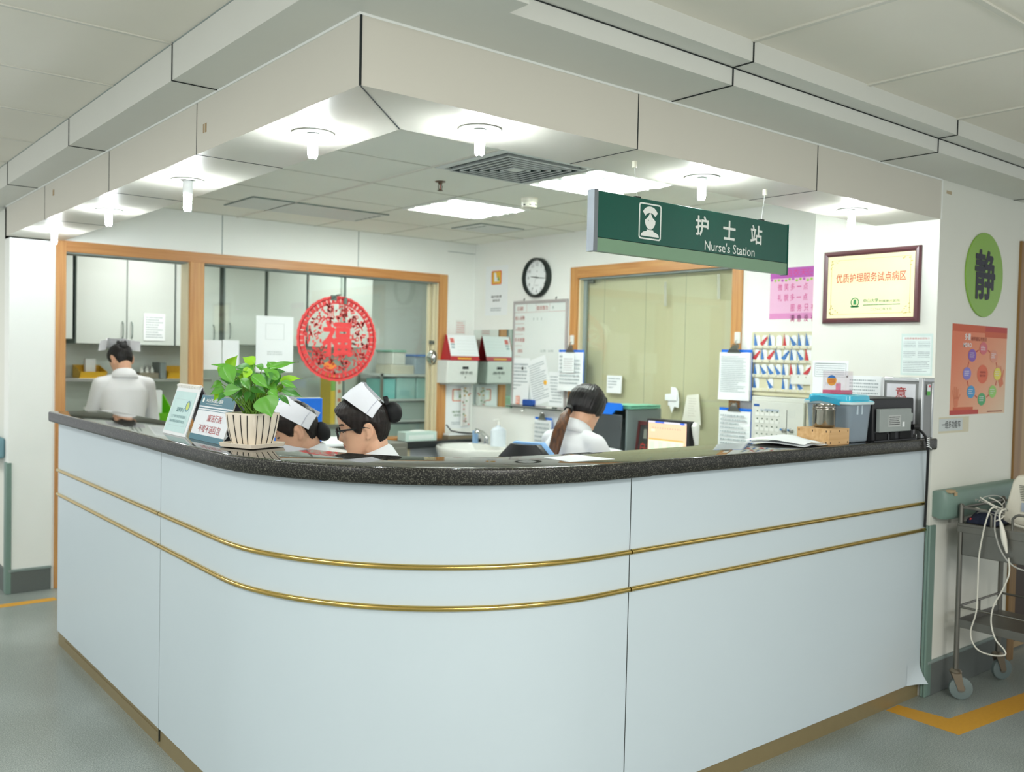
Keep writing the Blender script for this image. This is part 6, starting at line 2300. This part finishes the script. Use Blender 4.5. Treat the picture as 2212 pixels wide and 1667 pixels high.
def person(label, M, seated, lean, pitch, yaw, hands, cap=None, bun=None, hair=None, glasses=False, pony=None, sc=.97, flare=.098, group=None, pout=0.0, cover=False, hthick=1.0, pz=.56, neck=.045):
    root = thing('person', label, 'person', M, group)
    P0 = Vector((0, 0, pz))
    sd = Vector((0, math.sin(lean), math.cos(lean)))
    ay = Vector((0, math.cos(lean), -math.sin(lean)))
    nb = P0 + sd * .50
    nd = Vector((0, math.sin(lean + .25 + pitch * .25), math.cos(lean + .25 + pitch * .25)))
    nt = nb + nd * neck
    Rh = Matrix.Rotation(yaw, 3, 'Z') @ Matrix.Rotation(-pitch, 3, 'X')
    hc = nt + Rh @ Vector((0, .010, .058))
    Hm = Matrix.Translation(hc) @ Rh.to_4x4()
    H = lambda p: Hm @ Vector(p)
    sh = [P0 + sd * .425 + Vector((s * .155, 0, 0)) for s in (-1, 1)]
    body, coat, legs = MB(), MB(), MB()
    rings = [(-.10, .155, .105), (-.02, .165, .112), (.10, .135, .098), (.18, .125, .092), (.30, .145, .105), (.38, .150, .100), (.43, .128, .082), (.47, .085, .066), (.50, .055, .053)]
    body.loft([ell(P0 + sd * q, w - .012, d - .012, ay) for q, w, d in rings])
    coat.loft([ell(P0 + sd * q, w + .012, d + .012, ay) for q, w, d in ([(-.30, .20, .14)] if not seated else []) + rings[:-1] + [(.492, .071, .066)]])
    body.capsule(nb - nd * .03, H((0, -.028, -.03)), .050, .052)
    for k, s in enumerate((-1, 1)):
        hp = Vector(hands[k])
        a = sh[k]
        d = hp - a
        L1, L2 = .275, .235
        dl = min(d.length, L1 + L2 - .01)
        hp = a + d.normalized() * dl
        x = (L1 * L1 - L2 * L2 + dl * dl) / (2 * dl)
        h = math.sqrt(max(0, L1 * L1 - x * x))
        pole = Vector((s * .42, -.25, -.9))
        u = d.normalized()
        pole = (pole - u * pole.dot(u)).normalized()
        e = a + u * x + pole * h
        body.capsule(a, e, .043, .036).capsule(e, hp, .036, .024)
        coat.capsule(nb + Vector((s * .045, 0, 0)) - sd * .045, a - Vector((s * .01, 0, .004)), .050, .058)
        body.capsule(nb + Vector((s * .03, 0, 0)) - sd * .05, a, .035, .040)
        coat.capsule(a - Vector((0, 0, .004)), e, .058, .050).capsule(e, e.lerp(hp, .88), .052, .042)
        fd = (hp - e).normalized()
        dn = Vector((0, 0, -1))
        sid = fd.cross(dn).normalized()
        pc = hp + fd * .045
        body.capsule(hp, pc + fd * .03, .022, .018)
        body.capsule(pc - sid * .022, pc + sid * .022 + fd * .005, .017, .017)
        for f in range(4):
            b = pc + fd * .036 + sid * (-.030 + .020 * f)
            l1, l2 = (.030, .034, .032, .025)[f], (.030, .033, .031, .024)[f]
            k1 = b + fd * l1 + dn * .006
            body.capsule(b, k1, .0088, .0080).capsule(k1, k1 + (fd * .7 + dn * .7) * l2, .0080, .0068)
        th = pc - fd * .02 - s * sid * .020 * (1 if s < 0 else 1)
        t1 = th + (fd * .7 - s * sid * .7) * .035
        body.capsule(th, t1, .011, .0095).capsule(t1, t1 + (fd * .95 - s * sid * .2) * .028, .0095, .0078)
        hip = P0 + Vector((s * .085, .01, -.03))
        if seated:
            kn, an = Vector((s * .10, .42, min(pz - .05, .53))), Vector((s * .10, .38, .085))
        else:
            kn, an = Vector((s * .085, .02, pz * .53)), Vector((s * .08, -.03, .085))
        toe = an + Vector((0, .13, -.05))
        body.capsule(hip, kn, .075, .052).capsule(kn, an, .050, .034).capsule(an, toe, .036, .03)
        legs.capsule(hip, kn, .088, .066).capsule(kn, an + Vector((0, 0, .03)), .064, .056)
        if seated:
            coat.capsule(hip, hip.lerp(kn, .8), .100, .085)
        shoe = MB()
        shoe.loft([[(an.x + w * math.cos(b_), an.y + y_ , .008 + z_ * .5 + z_ * .5 * math.sin(b_)) for b_ in [2 * math.pi * i / 16 for i in range(16)]] for y_, w, z_ in ((-.065, .02, .05), (-.05, .035, .08), (.0, .040, .085), (.08, .045, .055), (.15, .040, .045), (.175, .018, .035))])
        shoe.build('shoe', WPLAS, root, 60)
    # head
    rows = [[H(head_pt(z, a)) for a in reversed(AS_)] for z in ZS_]
    body.loft(rows)
    for s in (-1, 1):
        pts = []
        for k in range(11):
            a = math.radians(-100 + 260 * k / 10)
            pts.append(H((s * (.071 + .006 * math.sin(a * .5 + 1.0)), -.022 - .016 * math.cos(a) - .004 * math.sin(a), .004 + .028 * math.sin(a))))
        body.tube(pts, [.0055] * 11, 8)
        body.capsule(H((s * .068, -.022, .018)), H((s * .068, -.020, -.018)), .010, .008)
        body.ball(tuple(H((s * .0705, -.014, -.024))), .0075, 10)
    me = fuse(body, .0046, 3)
    mi = Hm.inverted()
    idx = []
    for p in me.polygons:
        q = mi @ p.center
        m_ = 0
        if q.y > .055:
            if abs(q.x) < .023 and -.054 < q.z < -.027 and q.y > .078 and (abs(q.z + .0405) < .013 - abs(q.x) * .42):
                m_ = 1
            elif .014 < abs(q.x) < .052 and abs(q.z - (.047 + .10 * (.03 - abs(abs(q.x) - .03)) - .004)) < .0034:
                m_ = 2
            elif .016 < abs(q.x) < .047 and abs(q.z - (.0165 + .10 * abs(abs(q.x) - .03))) < .0024:
                m_ = 3
        idx.append(m_)
    o = link_mesh('body', me, [SKIN, LIPS, BROW, LASH], root)
    o.data.polygons.foreach_set('material_index', idx)
    link_mesh('coat', fuse(coat, .009, 9), [COAT], root)
    link_mesh('trousers', fuse(legs, .012, 3), [COAT], root)
    # collar
    m = MB()
    n = 30
    ring = []
    for rr_, zz in ((.072, -.025), (.069, .012), (.062, .046), (.072, .036), (.086, .004), (.100, -.024)):
        row = []
        for k in range(n + 1):
            a = math.radians(90 + 16 + (360 - 32) * k / n)
            back = .5 - .5 * math.sin(a)
            row.append(nb + Vector((rr_ * math.cos(a), 0, 0)) + ay * (rr_ * .95 * math.sin(a)) + sd * (zz * (.55 + .45 * back) - .012))
        ring.append(row)
    m.loft(ring, False, False)
    c_ = m.build('collar', COAT, root, 50)
    md = c_.modifiers.new('thick', 'SOLIDIFY')
    md.thickness = .002
    # hair
    hairm = MB()
    HL = [(0, .082), (.5, .074), (.85, .054), (1.10, .028), (1.30, .002), (1.45, -.004), (1.62, .026), (1.95, .016), (2.15, -.02), (2.45, -.05), (math.pi, -.060)]
    if cover:
        HL = [(0, .082), (.8, .055), (1.05, .014), (1.25, -.016), (1.7, -.024), (2.3, -.032), (math.pi, -.038)]
    rows = []
    for z in ZS_:
        row = []
        for a in reversed(AS_):
            f = a if a <= math.pi else 2 * math.pi - a
            zf = lerp_tab(HL, f)
            tmax = (.010 + .007 * (f / math.pi) + pout * math.exp(-(f / .9) ** 2)) * hthick + (.009 * math.exp(-((f - 1.75) / .5) ** 2) if cover else 0)
            q = max(-1.0, min(1.0, (z - zf) / .014))
            off = tmax * q if q > 0 else .012 * q
            p = head_pt(z, a, False)
            yc = Vector((0, -.005, .03))
            n_ = (p - yc)
            n_.normalize()
            off += .0012 * math.sin(a * 34 + z * 60) * max(0, q)
            row.append(H(p + n_ * off))
        rows.append(row)
    hairm.loft(rows)
    hairm.build('hair', hair, root, 70)
    if bun:
        c0, r0 = bun
        m = MB().ball((0, 0, 0), r0, 20)
        m.v = [tuple(H(Vector(c0) + Vector(p) * (1 + .05 * math.sin(p[0] * 160) * math.sin(p[2] * 140)))) for p in m.v]
        b = m.build('hair_net', NET, root, 70)
        m = MB()
        top = Vector(c0) + Vector((0, .02, r0[2] * .95))
        for s in (-1, 1):
            m.loft([[H(top + Vector((s * w, -.004 + y, z + dz))) for y, dz in ((-.006, -.010), (.006, -.010), (.006, .010), (-.006, .010))] for w, z in ((0, 0), (.014, .008), (.030, .014), (.036, .006))])
        m.ball(tuple(H(top)), .010, 10)
        m.loft([[H(top + Vector((.004 * k, y, .004 + .012 * k))) for y in (-.008, .008)] for k in range(3)], False, False)
        m.build('bow', NET, root, 60)
    if cap:
        (Ay, Az), (Dy, Dz), (Cy, Cz), (By, Bz) = cap
        us = [-1, -.9, -.78, -.62, -.48, -.36, -.26, -.16, -.07, 0, .07, .16, .26, .36, .48, .62, .78, .9, 1]
        outer, inner = [], []

        def cx(u):
            a = abs(u)
            return math.copysign(lerp_tab([(0, 0), (.10, .034), (.26, .068), (.5, .088), (.8, .094), (1, flare)], a), u)
        for k, th in ((0, 0.0), (1, .005)):
            rows = []
            for v in (0, .06, .5, .94, 1):
                row = []
                for u in us:
                    q = max(0.0, (abs(u) - .22) / .78)
                    fb = math.sqrt(max(0, 1 - min(1, abs(u) / .26) ** 2)) * .012
                    by, bz = Ay + (Dy - Ay) * q + fb, Az + (Dz - Az) * q + fb * .2
                    ty, tz = By + (Cy - By) * q + fb * .6, Bz + (Cz - Bz) * q
                    x = cx(u) * (1 - .06 * v)
                    sgn = (0 if x == 0 else (1 if x > 0 else -1))
                    row.append(Vector((x - sgn * th, by + (ty - by) * v - (th if abs(u) < .3 else 0), bz + (tz - bz) * v + .004 * math.sin(math.pi * v))))
                rows.append([H(p) for p in row])
            if k == 0:
                outer = rows
            else:
                inner = rows
        m = MB()
        n = len(us)
        seq = outer + list(reversed(inner))
        m.loft([list(reversed(r)) for r in seq + [seq[0]]], False, False)
        # close the two wing ends
        for e in (0, n - 1):
            m.add([r[e] for r in seq], [tuple(range(len(seq)))])
        m.build('nurse_cap', CAPW, root, 45)
        # folded-back brim line
        m = MB()
        for s in (0, n - 1):
            j = 1 if s == 0 else n - 2
            pts = [outer[v][s].lerp(outer[v][j], 1.6) + (outer[v][s] - hc).normalized() * .002 for v in range(5)]
            m.tube(pts, .0012, 5)
        m.build('cap_fold', mat('cap_seam', '#c9ccd8', .7), root)
    if glasses:
        m = MB()
        for s in (-1, 1):
            cxx, cz = s * .033, .017
            rim = []
            for p in rrect(-.027, -.021, .027, .019, .010, 4):
                rim.append(H((cxx + p[0], .101 - .10 * (cxx + p[0]) ** 2 / .06 * .5, cz + p[1])))
            m.tube(rim + [rim[0]], .0026, 8)
            m.tube([H((s * .058, .094, .026)), H((s * .072, .080, .026)), H((s * .078, .03, .022)), H((s * .077, -.012, .020)), H((s * .074, -.034, .010))], [.003, .0038, .0036, .003, .002], 8)
        m.tube([H((-.008, .106, .021)), H((0, .109, .023)), H((.008, .106, .021))], .0016, 8)
        g = m.build('glasses', mat('glasses_black', '#141519', .25), root, 60)
        m = MB()
        for s in (-1, 1):
            m.add([H((s * .033 + p[0], .101 - .10 * (s * .033 + p[0]) ** 2 / .06 * .5, .017 + p[1])) for p in rrect(-.025, -.017, .025, .017, .009, 4)], [tuple(range(20))])
        m.build('lens', clear('lens_glass', '#f4f8f8', .8), g, 0)
    if pony:
        inv = root.matrix_world.inverted()
        pts = [inv @ Vector(p) for p in pony]
        m = MB()
        for k in range(9):
            rnd_ = random.Random(k)
            ox, oy = rnd_.uniform(-.010, .010), rnd_.uniform(-.010, .010)
            n = len(pts)
            pp = [p + Vector((ox * min(1, i / 1.5), oy * min(1, i / 1.5), rnd_.uniform(-.004, .004))) for i, p in enumerate(pts)]
            m.tube(pp, [.012, .018, .021, .018, .013, .004][:n], 12)
        m.build('ponytail', hair_mat('ponytail_brown', '#38231a', '#6b4326', 2), root, 70)
        m = MB()
        d_ = (pts[1] - pts[0]).normalized()
        m.tube([pts[0] - d_ * .012, pts[0] + d_ * .012], .022, 16)
        m.build('hair_tie', NET, root)
    return root


def facing(dx, dy):
    return math.atan2(-dx, dy)          # rotation that turns local +y to (dx, dy)


HD = hair_mat('dark_hair', '#110d0b', '#241b18', 1)
HB_ = hair_mat('black_hair', '#0a090a', '#1a1616', 1)


def place_head(target, rz, seated, lean, pitch, yaw, neck=.045):
    """foot position that brings the ears to the target"""
    pz = .56 if seated else .90
    nb = Vector((0, math.sin(lean) * .5, pz + math.cos(lean) * .5))
    q = lean + .25 + pitch * .25
    nt = nb + Vector((0, math.sin(q), math.cos(q))) * neck
    hc = nt + Matrix.Rotation(yaw, 3, 'Z') @ Matrix.Rotation(-pitch, 3, 'X') @ Vector((0, .010, .058))
    hc = hc + Matrix.Rotation(yaw, 3, 'Z') @ Matrix.Rotation(-pitch, 3, 'X') @ Vector((0, -.018, 0))
    w = Matrix.Rotation(rz, 3, 'Z') @ hc
    return Vector(target) - w


def stool(x, y, h, label):
    t = thing('stool', label, 'stool', at(x, y, 0))
    MB().lathe([(.15, h - .04), (.165, h - .03), (.165, h - .01), (.15, h), (.001, h)], n=28).build('seat', BLACK, t)
    for k in range(4):
        a = math.pi / 4 + k * math.pi / 2
        MB().tube([(.10 * math.cos(a), .10 * math.sin(a), h - .04), (.17 * math.cos(a), .17 * math.sin(a), 0)], .011, 8).build('leg', CHROME, t)


# two capped nurses seated at the doorway arm of the counter
for tgt, rz, lean, pitch, kw, lab in (
        ((1.84, 3.135, 1.235), facing(-.83, .56), .22, math.radians(13), dict(cap=((.044, .146), (-.048, .050), (-.094, .092), (-.034, .190)), bun=((0, -.126, .050), (.036, .034, .042)), glasses=True, pout=.010),
         'seated nurse with black glasses and tall white cap looking down'),
        ((1.815, 3.67, 1.191), facing(-.85, .53), .24, math.radians(27), dict(cap=((.042, .138), (-.064, -.004), (-.122, .034), (-.036, .168)), bun=((0, -.102, -.040), (.036, .034, .044)), pout=.004),
         'seated nurse bending low, half hidden behind the potted plant')):
    f = place_head(tgt, rz, True, lean, pitch, 0)
    M = Matrix.Translation((f.x, f.y, 0)) @ Matrix.Rotation(rz, 4, 'Z')
    person(lab, M, True, lean, pitch, 0, [(-.08, .34, .68 + f.z), (.10, .36, .68 + f.z)], hair=HD, pz=.56 + f.z, **kw)
    stool(f.x, f.y, .44 + f.z, 'black round stool under the %s nurse' % ('bespectacled' if 'glasses' in lab else 'bending'))
# nurse with ponytail at the computer desk
tgt, rz, lean, pitch = (3.245, 3.405, 1.275), facing(.97, .02), .34, math.radians(26)
f = place_head(tgt, rz, True, lean, pitch, .20)
person('seated nurse in white with a long brown ponytail, seen from behind', Matrix.Translation((f.x, f.y, 0)) @ Matrix.Rotation(rz, 4, 'Z'), True, lean, pitch, .20, [(-.14, .52, .80), (.16, .50, .80)], hair=HB_, cover=True, pz=.56 + f.z,
       pony=[(3.137, 3.397, 1.279), (3.085, 3.372, 1.250), (3.015, 3.338, 1.170), (2.982, 3.325, 1.104), (2.960, 3.318, 1.048), (2.952, 3.315, 1.02)])
# nurse standing at the bench of the treatment room
tgt, rz, lean, pitch, yaw = (2.015, 6.90, 1.452), facing(.10, 1.0), .12, math.radians(28), .26
f = place_head(tgt, rz, False, lean, pitch, yaw)
person('standing nurse in the treatment room, back turned, winged white cap', Matrix.Translation((f.x, f.y, 0)) @ Matrix.Rotation(rz, 4, 'Z'), False, lean, pitch, yaw, [(-.12, .36, 1.02), (.14, .36, 1.0)], hair=HB_,
       hthick=.5, pz=.90 + f.z, cap=((.060, .140), (-.015, .075), (-.060, .135), (-.002, .185)), bun=((0, -.085, .075), (.034, .022, .034)), flare=.155)
